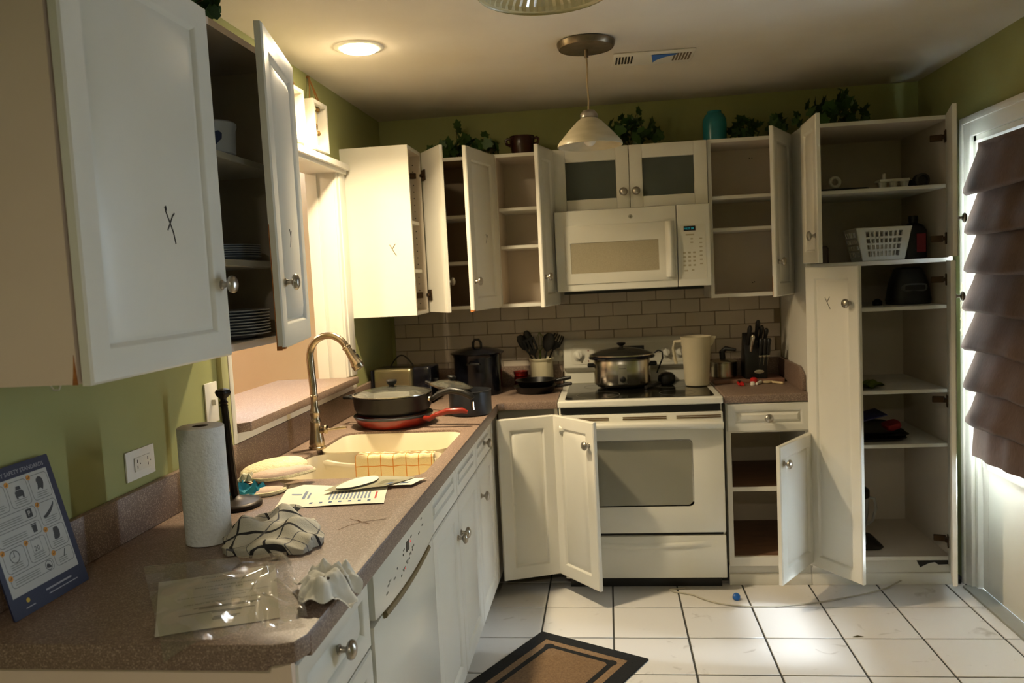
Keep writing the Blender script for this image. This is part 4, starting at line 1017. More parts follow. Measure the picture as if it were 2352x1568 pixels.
def utensil(name, label, cat, base, top, wd, ln, kind, m, roll=0.):
    base = Vector(base); top = Vector(top); d = (top - base).normalized()
    q = d.to_track_quat('Z', 'Y').to_matrix().to_4x4(); L = (top - base).length
    xa = Vector((1, 0, 0)); xa = (xa - d * xa.dot(d)).normalized(); ya = d.cross(xa)
    M = Matrix(((xa.x, ya.x, d.x, base.x), (xa.y, ya.y, d.y, base.y), (xa.z, ya.z, d.z, base.z), (0, 0, 0, 1))) @ RZ(roll)
    tt = Thing(name, label, cat, tuple(base))
    b = MB(); b.tube([(0, 0, 0), (0, 0, L * .5), (0, 0, L)], [.006, .0055, .004], 8, True, M); tt.part('handle', b, m)
    if kind == 'spoon':
        b = MB(); b.loft([(wd * .1, .002, 0), (wd * .40, .006, ln * .2), (wd * .5, .009, ln * .5), (wd * .46, .008, ln * .8), (wd * .2, .004, ln)], 16, M @ T3(0, 0, L - .01)); tt.part('bowl', b, m)
    elif kind == 'turner':
        b = MB()
        b.loft([(wd * .12, .002, 0), (wd * .46, .0025, ln * .25), (wd * .5, .002, ln * .3)], 12, M @ T3(0, 0, L - .01))
        for k in range(4): b.box(-wd / 2 + k * wd / 3.6, -wd / 2 + k * wd / 3.6 + wd * .165, -.0016, .0016, ln * .28, ln * .9, M @ T3(0, 0, L - .01))
        b.box(-wd / 2, wd / 2, -.0018, .0018, ln * .88, ln, M @ T3(0, 0, L - .01)); tt.part('blade', b, m)
    elif kind == 'fork':
        b = MB(); b.loft([(wd * .1, .003, 0), (wd * .48, .009, ln * .3), (wd * .5, .010, ln * .55)], 16, M @ T3(0, 0, L - .01))
        for k in range(7): b.tube([(wd * .48 * math.cos(a), .3 * wd * math.sin(a), ln * .52) for a in [math.pi * k / 6]] + [(wd * .42 * math.cos(a), .3 * wd * math.sin(a) + .01, ln) for a in [math.pi * k / 6]], .0035, 6, True, M @ T3(0, 0, L - .01))
        tt.part('head', b, m)
    elif kind == 'whisk':
        b = MB()
        for k in range(5):
            a = math.pi * k / 5; b.tube([(wd * .5 * math.sin(math.pi * s / 12) * math.cos(a) * (1 if s <= 6 else -1) * 0 + wd * .5 * math.cos(a) * math.sin(math.pi * s / 12) * (1), wd * .5 * math.sin(a) * math.sin(math.pi * s / 12), ln * s / 12) for s in range(13)], .0012, 5, True, M @ T3(0, 0, L - .005))
        tt.part('wire_loops', b, m)
    return tt
zc = CT + .012
utensil('serving_spoon', 'black serving spoon leaning far out of the utensil crock', 'spoon', (c[0] + .02, c[1], zc), (c[0] - .075, c[1] - .01, CT + .205), .052, .095, 'spoon', BLACK, .3)
utensil('slotted_spoon', 'black pointed spoon standing behind the leaning spoon in the crock', 'spoon', (c[0] + .015, c[1] + .02, zc), (c[0] - .055, c[1] + .02, CT + .225), .045, .09, 'spoon', BLACK, .1)
utensil('slotted_turner', 'black slotted turner leaning over the front of the utensil crock', 'turner', (c[0] + .02, c[1] - .015, zc), (c[0] - .035, c[1] - .045, CT + .185), .065, .095, 'turner', BLACK, .2)
utensil('wire_whisk', 'green wire whisk standing upright in the utensil crock', 'whisk', (c[0] - .01, c[1] + .03, zc), (c[0] - .008, c[1] + .035, CT + .19), .055, .105, 'whisk', mat('green_wire', '6a7a34', .5))
utensil('flat_spatula', 'black flat spatula leaning right in the utensil crock', 'spatula', (c[0] - .01, c[1] - .01, zc), (c[0] + .035, c[1] - .025, CT + .20), .068, .10, 'spoon', BLACK, -.2)
utensil('pasta_fork', 'black pasta fork with curved teeth leaning towards the range', 'fork', (c[0] - .02, c[1] + .01, zc), (c[0] + .068, c[1] + .01, CT + .205), .062, .085, 'fork', BLACK, -.1)
# wall outlet behind the crock with white plugs
t = Thing('wall_outlet', 'cream wall outlet with two plugs partly hidden behind the utensil crock', 'outlet', (.90, YB - .01, 1.09))
b = MB(); b.box(.862, .932, YB - .014, YB - .0105, 1.04, 1.155); t.part('cover_plate', b, TRIMW, bevel=.002)
for x in (.885, .918):
    b = MB(); b.ball((x, YB - .03, 1.085), .017, .018, .019); t.part('plug', b, TRIMW)
# black frying pans stacked
for k, (cx_, cy_, r, z, hx) in enumerate(((.795, -.205, .112, CT, (.135, -.035)), (.800, -.208, .104, CT + .030, (.140, -.010)))):
    t = Thing('frying_pan', ('lower wide black frying pan in the stack beside the range', 'upper black frying pan in the stack beside the range')[k], 'pan', (cx_, cy_, z))
    b = MB(); b.lathe([(r * .72, z), (r * .80, z + .003), (r, z + .036), (r + .002, z + .037), (r - .003, z + .037), (r * .79, z + .007), (.001, z + .006)], 36, T3(cx_, cy_, 0)); t.part('pan_body', b, IRON)
    b = MB(); b.tube([(cx_ + r * .92, cy_ - .01, z + .028), (cx_ + r + .02, cy_ + hx[1], z + .034), (cx_ + r + .05, cy_ + hx[1] * 1.3, z + .044 - k * .004), (cx_ + r + .075, cy_ + hx[1] * 1.6, z + .047 - k * .004)], [.007, .009, .011, .008], 10); t.part('handle', b, BLACK)
# slow cooker on the range
c = (1.238, -.150); SZ = .9200
t = Thing('slow_cooker', 'oval stainless slow cooker with black lid standing on the cooktop', 'slow cooker', (c[0], c[1], SZ))
E_ = 1.0
def ov(r, z, ry=None): return (r, (ry or r * .78), SZ + z)
b = MB(); b.loft([ov(.120, .006), ov(.128, .010), ov(.130, .022)], 48, T3(*c, 0), n=2.2); t.part('base', b, BLACK)
for (x, y) in ((-.08, -.05), (.08, -.05), (-.08, .05), (.08, .05)):
    b = MB(); b.lathe([(.01, SZ + .0002), (.01, SZ + .007)], 10, T3(c[0] + x, c[1] + y, 0)); t.part('foot', b, BLACK)
b = MB(); b.loft([ov(.138, .020), ov(.1435, .026), ov(.1435, .140), ov(.140, .146)], 64, T3(*c, 0), n=2.3); bd = t.part('body', b, STEEL)
b = MB(); b.loft([ov(.146, .145), ov(.166, .150), ov(.168, .158), ov(.160, .164)], 64, T3(*c, 0), n=2.3); t.part('crock_rim', b, BLACKGLOSS)
b = MB(); b.loft([ov(.157, .164), ov(.160, .168), ov(.148, .174), ov(.10, .192), ov(.04, .202), ov(.012, .203)], 64, T3(*c, 0), n=2.2); ld = t.part('lid', b, mat('smoked_lid_glass', '3a3830', .08, trans=.5, ior=1.2))
b = MB(); b.loft([ov(.156, .163), ov(.163, .165), ov(.163, .170), ov(.155, .171)], 64, T3(*c, 0), False, False, n=2.2); t.part('lid_rim', b, STEEL, ld)
b = MB(); b.lathe([(.010, SZ + .200), (.009, SZ + .210), (.020, SZ + .217), (.023, SZ + .225), (.018, SZ + .228), (.001, SZ + .229)], 20, T3(*c, 0)); t.part('lid_knob', b, BLACK, ld)
for s_ in (-1, 1):
    b = MB(); b.box(c[0] + s_ * .155 - .020, c[0] + s_ * .155 + .020, c[1] - .03, c[1] + .03, SZ + .108, SZ + .126, None); t.part('side_handle', b, BLACK, bevel=.007, bseg=3)
b = MB(); b.box(c[0] - .022, c[0] + .022, c[1] - .1145, c[1] - .1105, SZ + .028, SZ + .125); pl = t.part('control_plate', b, mat('brushed_plate', '9a968a', .35, .8), bevel=.001)
b = MB(); b.lathe([(.0155, 0), (.014, .014), (.010, .016)], 20, T3(c[0], c[1] - .1145, SZ + .052) @ AXNY); t.part('dial', b, BLACK, bd)
b = MB(); b.box(c[0] - .016, c[0] + .016, c[1] - .1150, c[1] - .1144, SZ + .105, SZ + .108); t.part('legend', b, BLACK, pl)
b = MB(); b.tube([(c[0] + .165, c[1] - .0, SZ + .168), (c[0] + .185, c[1], SZ + .180), (c[0] + .205, c[1], SZ + .172), (c[0] + .206, c[1], SZ + .14), (c[0] + .195, c[1], SZ + .115), (c[0] + .180, c[1] - .0, SZ + .08), (c[0] + .175, c[1] - .0, SZ + .065)], .004, 8); t.part('power_cord', b, BLACK)
# spoon rest behind slow cooker
t = Thing('spoon_rest', 'black round ladle rest lying behind the slow cooker on the cooktop', 'spoon rest', (1.46, -.14, SZ))
b = MB(); b.loft([(.030, .030, SZ + .002), (.042, .040, SZ + .012), (.045, .043, SZ + .03), (.042, .041, SZ + .048), (.026, .026, SZ + .062), (.002, .002, SZ + .066)], 24, T3(1.462, -.13, 0)); t.part('head', b, BLACK)
b = MB(); b.tube([(1.425, -.16, SZ + .015), (1.39, -.20, SZ + .009), (1.35, -.26, SZ + .009)], .009, 8); t.part('handle', b, BLACK)
# frosted plastic pitcher
c = (1.608, -.185)
t = Thing('plastic_pitcher', 'translucent plastic pitcher standing on the right back of the cooktop', 'pitcher', (c[0], c[1], SZ))
FROST = mat('frosted_plastic', 'd8cfb4', .5, trans=.35, col2='d0c6aa', scale=5, ior=1.2)
b = MB(); b.lathe([(.050, SZ + .001), (.057, SZ + .004), (.060, SZ + .02), (.066, SZ + .12), (.071, SZ + .200), (.073, SZ + .206), (.074, SZ + .238), (.077, SZ + .246), (.073, SZ + .247), (.070, SZ + .238), (.062, SZ + .12), (.055, SZ + .012), (.001, SZ + .008)], 40, T3(*c, 0)); t.part('vessel', b, FROST)
b = MB(); b.prism([(.060, SZ + .246), (.098, SZ + .243), (.082, SZ + .205), (.070, SZ + .195)], -.014, .014, T3(c[0], c[1], 0) @ Matrix(((1, 0, 0, 0), (0, 0, 1, 0), (0, 1, 0, 0), (0, 0, 0, 1)))); t.part('spout', b, FROST, bevel=.003)
b = MB(); b.tube([(c[0] - .066, c[1] + .0, SZ + .225), (c[0] - .103, c[1] + .02, SZ + .222), (c[0] - .110, c[1] + .02, SZ + .19), (c[0] - .104, c[1] + .02, SZ + .13), (c[0] - .098, c[1] + .02, SZ + .11)], .008, 8); t.part('handle', b, FROST)
# small steel pot with black grip
TB = CT + .020
c = (1.765, -.010)
t = Thing('steel_saucepan', 'small shiny steel saucepan with black lid handle behind the plastic pitcher', 'pot', (c[0], c[1], TB))
b = MB(); b.lathe([(.060, TB), (.064, TB + .004), (.066, TB + .075), (.069, TB + .078), (.069, TB + .082), (.045, TB + .094), (.001, TB + .098)], 32, T3(*c, 0)); t.part('pot_body', b, STEEL)
b = MB(); b.tube([(c[0] - .004, c[1], TB + .09), (c[0] - .008, c[1], TB + .13), (c[0] + .01, c[1], TB + .148), (c[0] + .06, c[1] - .02, TB + .140)], [.016, .016, .013, .008], 10); t.part('lid_handle', b, BLACK)
# board under knife block
b = MB(); b.box(1.70, 2.045, -.130, .052, CT, CT + .019)
single('cutting_board', 'thin brown cutting board under the knife block and small steel saucepan', 'board', b, mat('board_brown', '8a6654', .45, col2='7d5b4a', scale=20, stretch=(1, 8, 1)), (1.87, -.04, CT), bevel=.004)
# knife block
c = (1.905, -.055)
t = Thing('knife_block', 'black angled knife block with an oval badge on the small counter', 'knife block', (c[0], c[1], TB))
b = MB(); b.prism([(-.068, 0), (.065, 0), (.075, .05), (.010, .230), (-.058, .150), (-.068, .112)], -.050, .018, T3(c[0], c[1], TB) @ Matrix(((0, 0, 1, 0), (1, 0, 0, 0), (0, 1, 0, 0), (0, 0, 0, 1)))); t.part('block', b, BLACK, bevel=.003)
b = MB(); b.prism([(-.068, 0), (.06, 0), (.06, .115), (-.068, .112)], .018, .058, T3(c[0], c[1], TB) @ Matrix(((0, 0, 1, 0), (1, 0, 0, 0), (0, 1, 0, 0), (0, 0, 0, 1)))); t.part('steak_knife_rack', b, BLACK, bevel=.003)
b = MB(); b.loft([(.024, .0095, 0), (.022, .008, .001)], 28, T3(c[0] + .018, c[1] - .068, TB + .035) @ RX(math.pi / 2)); t.part('oval_badge', b, mat('badge_steel', 'a8a290', .35, .6))
def knife(x, y, z, L, tilt, lean, kind, label, grp=None):
    tt = Thing('kitchen_knife', label, 'knife', (x, y, z), grp)
    M = T3(x, y, z) @ RY(lean) @ RX(tilt)
    b = MB(); b.loft([(.0095, .012, 0), (.0115, .0135, L * .25), (.0095, .012, L * .6), (.0125, .015, L * .9), (.007, .009, L)], 12, M); h = tt.part('handle', b, BLACK if kind != 'steel' else STEEL)
    b = MB(); b.box(-.008, .008, -.0105, .0105, -.010, .001, M); tt.part('bolster', b, STEEL, bevel=.002)
    b = MB(); b.box(-.0008, .0008, -.009, .009, -.05, -.009, M); tt.part('blade', b, STEEL)
    return tt
KZ = TB + .165
for i, (x, y, z, L, lab) in enumerate([(1.872, -.075, KZ - .005, .135, 'tall black knife handle at the left of the knife block, steel tipped'), (1.884, -.095, KZ - .03, .115, 'steel handled knife in the front left slot of the knife block'),
                                       (1.918, -.040, KZ + .02, .135, 'tallest black knife handle standing in the middle of the block'), (1.938, -.045, KZ + .01, .115, 'black knife handle right of the tallest in the block'), (1.960, -.05, KZ + .0, .11, 'black knife handle at the right end of the knife block')]):
    knife(x, y, z - .02, L, math.radians(20), math.radians(6), 'steel' if i == 1 else 'b', lab)
for i in range(3):
    knife(1.930 + .019 * i - .0, -.118, TB + .118, .085, math.radians(-6 + 10), math.radians(5), 'b', ('steak knife in the front row of the block closest to the range', 'middle steak knife of the front row in the knife block', 'steak knife in the front row of the block closest to the pantry')[i], 'steak knives in the block')
# things on the short counter
t = Thing('can_opener', 'red handled can opener lying on the short counter by the knife block', 'can opener', (1.82, -.2, CT))
b = MB(); b.tube([(1.812, -.15, CT + .008), (1.808, -.20, CT + .008), (1.812, -.235, CT + .008), (1.824, -.235, CT + .008), (1.830, -.20, CT + .008), (1.828, -.15, CT + .008)], .006, 8); t.part('handle', b, RED)
b = MB(); b.box(1.813, 1.828, -.155, -.10, CT + .001, CT + .016); t.part('jaw', b, BLACK, bevel=.003)
for (nm, lab, cat_, x, y, m_, f) in (('bottle_cap', 'red round bottle top on the short counter by the knife block', 'bottle top', 1.890, -.15, RED, 'ball'), ('bottle_cap', 'white cap on the counter in front of the red cap', 'cap', 1.875, -.205, TRIMW, 'ball2'),
                                     ('white_clip', 'white plastic clip on the counter right of the red cap', 'clip', 1.912, -.19, TRIMW, 'bar'), ('measuring_spoon', 'cream measuring spoon lying on the counter before the knife block', 'spoon', 1.955, -.16, mat('cream_plastic', 'd8c49a', .5), 'spoon')):
    b = MB()
    if f == 'ball': b.lathe([(.017, CT), (.018, CT + .004), (.0165, CT + .026), (.010, CT + .030), (.001, CT + .030)], 20, T3(x, y, 0))
    elif f == 'ball2': b.lathe([(.011, CT), (.012, CT + .003), (.010, CT + .016), (.001, CT + .018)], 16, T3(x, y, 0))
    elif f == 'bar': b.tube([(x - .02, y - .025, CT + .007), (x + .01, y + .03, CT + .009)], [.006, .009], 8)
    else:
        b.loft([(.006, .004, 0), (.021, .018, .004), (.023, .020, .012)], 18, T3(x, y, CT + .0002)); b.tube([(x + .018, y - .008, CT + .008), (x + .065, y - .055, CT + .006)], [.005, .006], 8)
    single(nm, lab, cat_, b, m_, (x, y, CT))  # the round ones are plastic bottle caps

# ------------------------------------------------------------------ front counter things
# paper towel roll
c = (.208, -2.487)
t = Thing('paper_towel_roll', 'white paper towel roll standing upright on the counter', 'paper towel', (c[0], c[1], CT))
PTW = mat('quilted_paper', 'e2e4e4', .9, col2='dadcdc', scale=40, bump=.8, bscale=130)
b = MB(); b.lathe([(.0495, CT), (.0525, CT + .002), (.0535, CT + .14), (.0535, CT + .277), (.051, CT + .279), (.019, CT + .279), (.019, CT + .27), (.001, CT + .05)], 48, T3(*c, 0)); t.part('roll', b, PTW)
b = MB(); b.lathe([(.0188, CT + .20), (.0188, CT + .2785), (.0176, CT + .2785), (.0176, CT + .20)], 24, T3(*c, 0), False, False); t.part('cardboard_core', b, mat('cardboard', '5b4a38', .9))
# holder
c = (.135, -2.195)
t = Thing('towel_holder', 'black metal paper towel holder with fluted post and flower finial', 'towel holder', (c[0], c[1], CT))
b = MB(); b.lathe([(.068, CT), (.071, CT + .003), (.071, CT + .010), (.066, CT + .015), (.062, CT + .016), (.035, CT + .021), (.020, CT + .026), (.012, CT + .032)], 40, T3(*c, 0)); t.part('base', b, BRONZE)
b = MB(); n = 16; vs = []; fs = []
for i, z in enumerate((.028, .10, .20, .285)):
    for k in range(n):
        a = 2 * math.pi * k / n; r = (.0110 - .002 * i / 3) * (1 + .10 * (k % 2)); vs.append((c[0] - .012 * i / 3 + r * math.cos(a), c[1] + r * math.sin(a), CT + z))
for i in range(3):
    for k in range(n): fs.append((i * n + k, i * n + (k + 1) % n, (i + 1) * n + (k + 1) % n, (i + 1) * n + k))
b.add(vs, fs); t.part('post', b, BRONZE)
b = MB(); n = 24; vs = []; fs = []
for i, (r, z) in enumerate(((.012, .281), (.0095, .286), (.0125, .290), (.0085, .296), (.009, .301), (.019, .311), (.0215, .318), (.0185, .325), (.008, .3285), (.0005, .3285))):
    for k in range(n):
        a = 2 * math.pi * k / n; rr = r * (1 + (.10 * math.cos(6 * a) if i in (5, 6, 7) else 0)); vs.append((c[0] - .012 + rr * math.cos(a), c[1] + rr * math.sin(a), CT + z))
for i in range(9):
    for k in range(n): fs.append((i * n + k, i * n + (k + 1) % n, (i + 1) * n + (k + 1) % n, (i + 1) * n + k))
b.add(vs, fs); t.part('finial', b, BRONZE)

# gardening gloves and wrappers beside the sink
KNIT = mat('cream_knit', 'e0d6b4', .95, col2='d2c69e', scale=70, bump=1., bscale=180)
PINKG = mat('pink_cotton', 'd8bfae', .95, col2='ceb4a2', scale=30, bump=.4, bscale=120)
def pillow(t, name, poly, z0, h, m, seg=1, parent=None):
    """soft flat shape: outline polygon puffed upwards"""
    cx_ = sum(p[0] for p in poly) / len(poly); cy_ = sum(p[1] for p in poly) / len(poly)
    rings = [(1.0, 0), (1.03, .18), (1.0, .45), (.88, .78), (.6, .97), (.25, 1.0)]
    vs = []; fs = []; n = len(poly)
    for s_, hh in rings:
        for x, y in poly: vs.append((cx_ + (x - cx_) * s_, cy_ + (y - cy_) * s_, z0 + h * hh))
    for i in range(len(rings) - 1):
        for k in range(n): fs.append((i * n + k, i * n + (k + 1) % n, (i + 1) * n + (k + 1) % n, (i + 1) * n + k))
    fs.append(tuple(range(n))[::-1]); fs.append(tuple((len(rings) - 1) * n + k for k in range(n)))
    b = MB(); b.add(vs, fs); return t.part(name, b, m, parent, angle=80)
def smooth_poly(P, n=4):
    out = []
    L = len(P)
    for i in range(L):
        p0, p1, p2, p3 = (Vector(P[(i + k - 1) % L]) for k in range(4))
        for j in range(n):
            u = j / n
            out.append(tuple(.5 * ((2 * p1) + (p2 - p0) * u + (2 * p0 - 5 * p1 + 4 * p2 - p3) * u * u + (3 * p1 - p0 - 3 * p2 + p3) * u ** 3)))
    return out
t = Thing('oven_mitt', 'lower cream quilted oven mitt with pink lining under the knitted one', 'oven mitt', (.16, -2.05, CT))
P = smooth_poly([(.09, -1.98), (.15, -1.96), (.20, -2.01), (.215, -2.06), (.19, -2.10), (.14, -2.115), (.10, -2.09), (.08, -2.03)])
pillow(t, 'mitt_body', P, CT + .0005, .020, PINKG)
b = MB(); b.tube([(x, y, CT + .006) for x, y in P] + [(P[0][0], P[0][1], CT + .006)], .006, 6); t.part('binding', b, KNIT)
t = Thing('oven_mitt', 'knitted cream oven mitt with pink lining folded open beside the sink', 'oven mitt', (.16, -1.95, CT + .022))
P = smooth_poly([(.03, -1.92), (.06, -1.80), (.13, -1.76), (.19, -1.80), (.205, -1.88), (.17, -1.945), (.12, -1.985), (.06, -1.985)])
pillow(t, 'knit_cuff', P, CT + .0225, .030, KNIT)
P = smooth_poly([(.10, -2.03), (.135, -1.985), (.17, -1.955), (.20, -1.95), (.235, -1.925), (.262, -1.925), (.262, -1.95), (.24, -1.985), (.205, -2.03), (.15, -2.055)])
pillow(t, 'lining_flap', P, CT + .0305, .024, PINKG)
b = MB(); b.tube([(x, y, CT + .036) for x, y in P] + [(P[0][0], P[0][1], CT + .036)], .0055, 6); t.part('binding', b, KNIT)
t = Thing('foil_wrapper', 'crumpled shiny blue plastic wrapper beside the oven mitts', 'wrapper', (.10, -2.08, CT))
rw = random.Random(4)
hgt = [[rw.uniform(.008, .046) * (1 if 0 < i < 7 and 0 < j < 5 else .12) for i in range(8)] for j in range(6)]
b = MB(); b.grid(lambda u, v: (.062 + .098 * u + .014 * v, -2.115 + .085 * v - .02 * u, CT + .001 + hgt[min(5, int(v * 5 + .01))][min(7, int(u * 7 + .01))] * (1.1 - .35 * u)), 7, 5)
t.part('foil', b, mat('blue_foil', '2a86a0', .22, .35, col2='1f6f8a', scale=20), smooth=False)
b = MB(); b.grid(lambda u, v: (.060 + .06 * u, -2.06 + .05 * v, CT + .012 + .6 * hgt[min(5, int(u * 5 + .01))][min(7, int(v * 7 + .01))] + .02), 6, 5); t.part('clear_edge', b, mat('pale_wrapper', 'cfcab2', .3), smooth=False)

# papers and plastic pouch
def sheet(name, label, cat_, corners, z, m, grp=None, curl=.004, seed=0, nu=10, nv=8, thick=.0006):
    r_ = random.Random(seed); ph = r_.uniform(0, 6)
    A, B, C, D = [Vector((*p, 0)) for p in corners]         # tl, tr, br, bl
    cen = (A + B + C + D) / 4
    t = Thing(name, label, cat_, (cen.x, cen.y, z), grp)
    def fn(u, v, dz=0.):
        p = (A * (1 - u) + B * u) * (1 - v) + (D * (1 - u) + C * u) * v
        return (p.x, p.y, z + thick + curl * (abs(math.sin(2.4 * u + 1.7 * v + ph)) ** 2) + dz)
    b = MB(); b.grid(fn, nu, nv, thick=thick); s = t.part('sheet', b, m, angle=70)
    return t, fn, s
def print_on(t, fn, parent, items, m, name='print'):
    """items: (u, v, w, h) bars printed on a sheet, lying on its surface"""
    b = MB()
    for (u, v, w_, h_) in items:
        n = max(1, int(w_ / .06)); 
        for k in range(n):
            a, c_ = u + w_ * k / n, u + w_ * (k + 1) / n
            q = [fn(a, v, .0004), fn(c_, v, .0004), fn(c_, v + h_, .0004), fn(a, v + h_, .0004)]
            b.add(q, [(0, 1, 2, 3)])
    return t.part(name, b, m, parent, smooth=False)
BLUEI = mat('blue_ink', '3f5a86', .8)
t2, fn2, s2 = sheet('paper_letter', 'long folded letter sheet with dense blue text beside the oven mitts', 'paper', ((.208, -1.985), (.520, -2.025), (.556, -2.195), (.262, -2.234)), CT + .0004, PAPER, seed=3, curl=.003)
print_on(t2, fn2, s2, [(.46 + .034 * i, .30, .017, .42) for i in range(12)] + [(.08, .42, .10, .05), (.20, .30, .03, .34), (.25, .36, .02, .26)], mat('grey_blue_ink', '7d8aa0', .8))
print_on(t2, fn2, s2, [(.30 + .09 * i, .80, .03, .07) for i in range(7)], BLUEI)
print_on(t2, fn2, s2, [(.90, .35, .018, .40)], RED); print_on(t2, fn2, s2, [(.72, .06, .16, .06)], BLUEI)
t3, fn3, s3 = sheet('plastic_pouch', 'clear plastic pouch with a torn white label lying over the letters', 'pouch', ((.40, -1.935), (.585, -1.945), (.520, -2.060), (.352, -2.095)), CT + .0085, mat('pouch_film', 'b8b49c', .18, trans=.25, ior=1.1), seed=5, curl=.004)
print_on(t3, fn3, s3, [(.62, .25, .20, .22), (.66, .5, .10, .14)], mat('olive_print', '6e6a4a', .6)); print_on(t3, fn3, s3, [(.86, .55, .09, .2)], BLUEI)
b = MB(); P = smooth_poly([(.38, -2.075), (.43, -2.07), (.475, -2.005), (.472, -1.955), (.445, -1.945), (.40, -1.985)]); b.prism(P, CT + .0145, CT + .0152); t3.part('torn_label', b, PAPER, s3)
t4, fn4, s4 = sheet('receipt_slip', 'white receipt slip with a blue barcode poking out from the pouch', 'paper', ((.520, -1.945), (.620, -1.950), (.592, -2.030), (.490, -2.040)), CT + .0062, PAPER, seed=8, curl=.002)
print_on(t4, fn4, s4, [(.55 + .03 * i, .55, .016, .25) for i in range(8)], BLUEI); print_on(t4, fn4, s4, [(.12, .35, .3, .03), (.12, .5, .25, .03)], INK)

# checked dish towel
CHK = check_mat('grey_check_cloth', 'ccc8ba', '2b2a2c', .120, .010, line2='5a5a60')
t = Thing('dish_towel', 'crumpled grey dish towel with black window-pane checks on the counter', 'towel', (.40, -2.49, CT))
rt = random.Random(11)
bumps = [(rt.uniform(.15, .85), rt.uniform(.15, .85), rt.uniform(.010, .024), rt.uniform(.07, .14)) for _ in range(18)]
folds_ = [(rt.uniform(0, 6.28), rt.uniform(14, 26), rt.uniform(0, 6.28)) for _ in range(4)]
CC = [(.262, -2.405), (.375, -2.365), (.490, -2.485), (.478, -2.590), (.330, -2.610), (.268, -2.530)]
PP = smooth_poly(CC, 10); n_ = len(PP); cxx = sum(p[0] for p in PP) / n_; cyy = sum(p[1] for p in PP) / n_
b = MB(); vs = []; fs = []; uvs = []
NR = 26
for i in range(NR + 1):
    f = i / NR                                     # 0 centre -> 1 rim -> tuck under
    for k in range(n_):
        x0_, y0_ = PP[k]; wob = 1 + .04 * math.sin(k * .9) + .03 * math.sin(k * 2.1 + 1)
        s_ = math.sin(f * math.pi / 2 * 1.12); x = cxx + (x0_ - cxx) * s_ * wob; y = cyy + (y0_ - cyy) * s_ * wob
        uu, vv = (x - .26) / .24, (y + 2.62) / .26
        h_ = .030 * max(0, math.cos(f * math.pi / 2)) ** .35
        for (bu, bv, bh, br) in bumps: h_ += bh * math.exp(-((uu - bu) ** 2 + (vv - bv) ** 2) / br ** 2) * (1 - f ** 3)
        for (an, fr_, ph_) in folds_: h_ += .0055 * math.sin((uu * math.cos(an) + vv * math.sin(an)) * fr_ + ph_) * (1 - f ** 4)
        vs.append((x, y, CT + .0015 + max(0, h_)))
        uvs.append((uu * .33 + .030 * math.sin(vv * 7 + 1) + .8 * h_, vv * .36 + .030 * math.sin(uu * 6 + .5) + .6 * h_))
for i in range(NR):
    for k in range(n_): fs.append((i * n_ + k, i * n_ + (k + 1) % n_, (i + 1) * n_ + (k + 1) % n_, (i + 1) * n_ + k))
b.add(vs, fs)
t.part('cloth', b, CHK, angle=120, uvf=uvs)
b = MB(); b.grid(lambda u, v: (.345 + .050 * u + .008 * v, -2.405 + .030 * v - .01 * u, CT + .036 + .014 * v + .006 * math.sin(3 * u)), 6, 5); t.part('corner_flap', b, CHK, uvf=lambda co_: (co_.x * 1.0 + .075, co_.y * .8 + .05))

# notice in a clear bag
A = [(.235, -2.755), (.447, -2.662), (.567, -2.925), (.377, -3.010)]
t, fn, s = sheet('paper_notice', 'typed parking notice sheet inside the clear plastic bag on the counter end', 'paper', A, CT + .0008, mat('notice_paper', 'c9c4b6', .8, col2='c2bdae', scale=5), seed=2, curl=.003)
lines = ['IMPORTANT NOTICE', 'ASPHALT PAVING', 'BRISTOL PARKING CLOSED', 'UNITS 229 - 254', 'PLEASE MOVE YOUR CARS NO LATER THAN SUNDAY,', 'MARCH 1ST BY 6:00 PM', 'CARS MUST BE TOWED AT OWNERS EXPENSE']
vv = [.10, .19, .285, .345, .455, .505, .585]
ux = (Vector(A[1]) - Vector(A[0])); uy = (Vector(A[3]) - Vector(A[0])); ux3 = Vector((*ux.normalized(), 0))
for ln_, v in zip(lines, vv):
    p = (Vector(A[0]) * (1 - .56) + Vector(A[1]) * .56) * (1 - v) + (Vector(A[3]) * (1 - .56) + Vector(A[2]) * .56) * v
    dirx = Vector((*((Vector(A[1]) - Vector(A[0])) * (1 - v) + (Vector(A[2]) - Vector(A[3])) * v).normalized(), 0)); up = Vector((0, 0, 1)); dy = up.cross(dirx)
    sz = .0095 if v < .40 else .0072
    M = Matrix(((dirx.x, dy.x, 0, p.x), (dirx.y, dy.y, 0, p.y), (0, 0, 1, CT + .0048), (0, 0, 0, 1)))
    t.part('typed_line', text_mb(ln_, sz, M, align='CENTER'), INK, s, smooth=False)
print_on(t, fn, s, [(.30, .645, .55, .010), (.34, .665, .45, .010), (.18, .735, .62, .010), (.45, .755, .24, .010), (.46, .83, .22, .010), (.45, .85, .2, .010), (.45, .87, .16, .010)], INK, 'small_print')
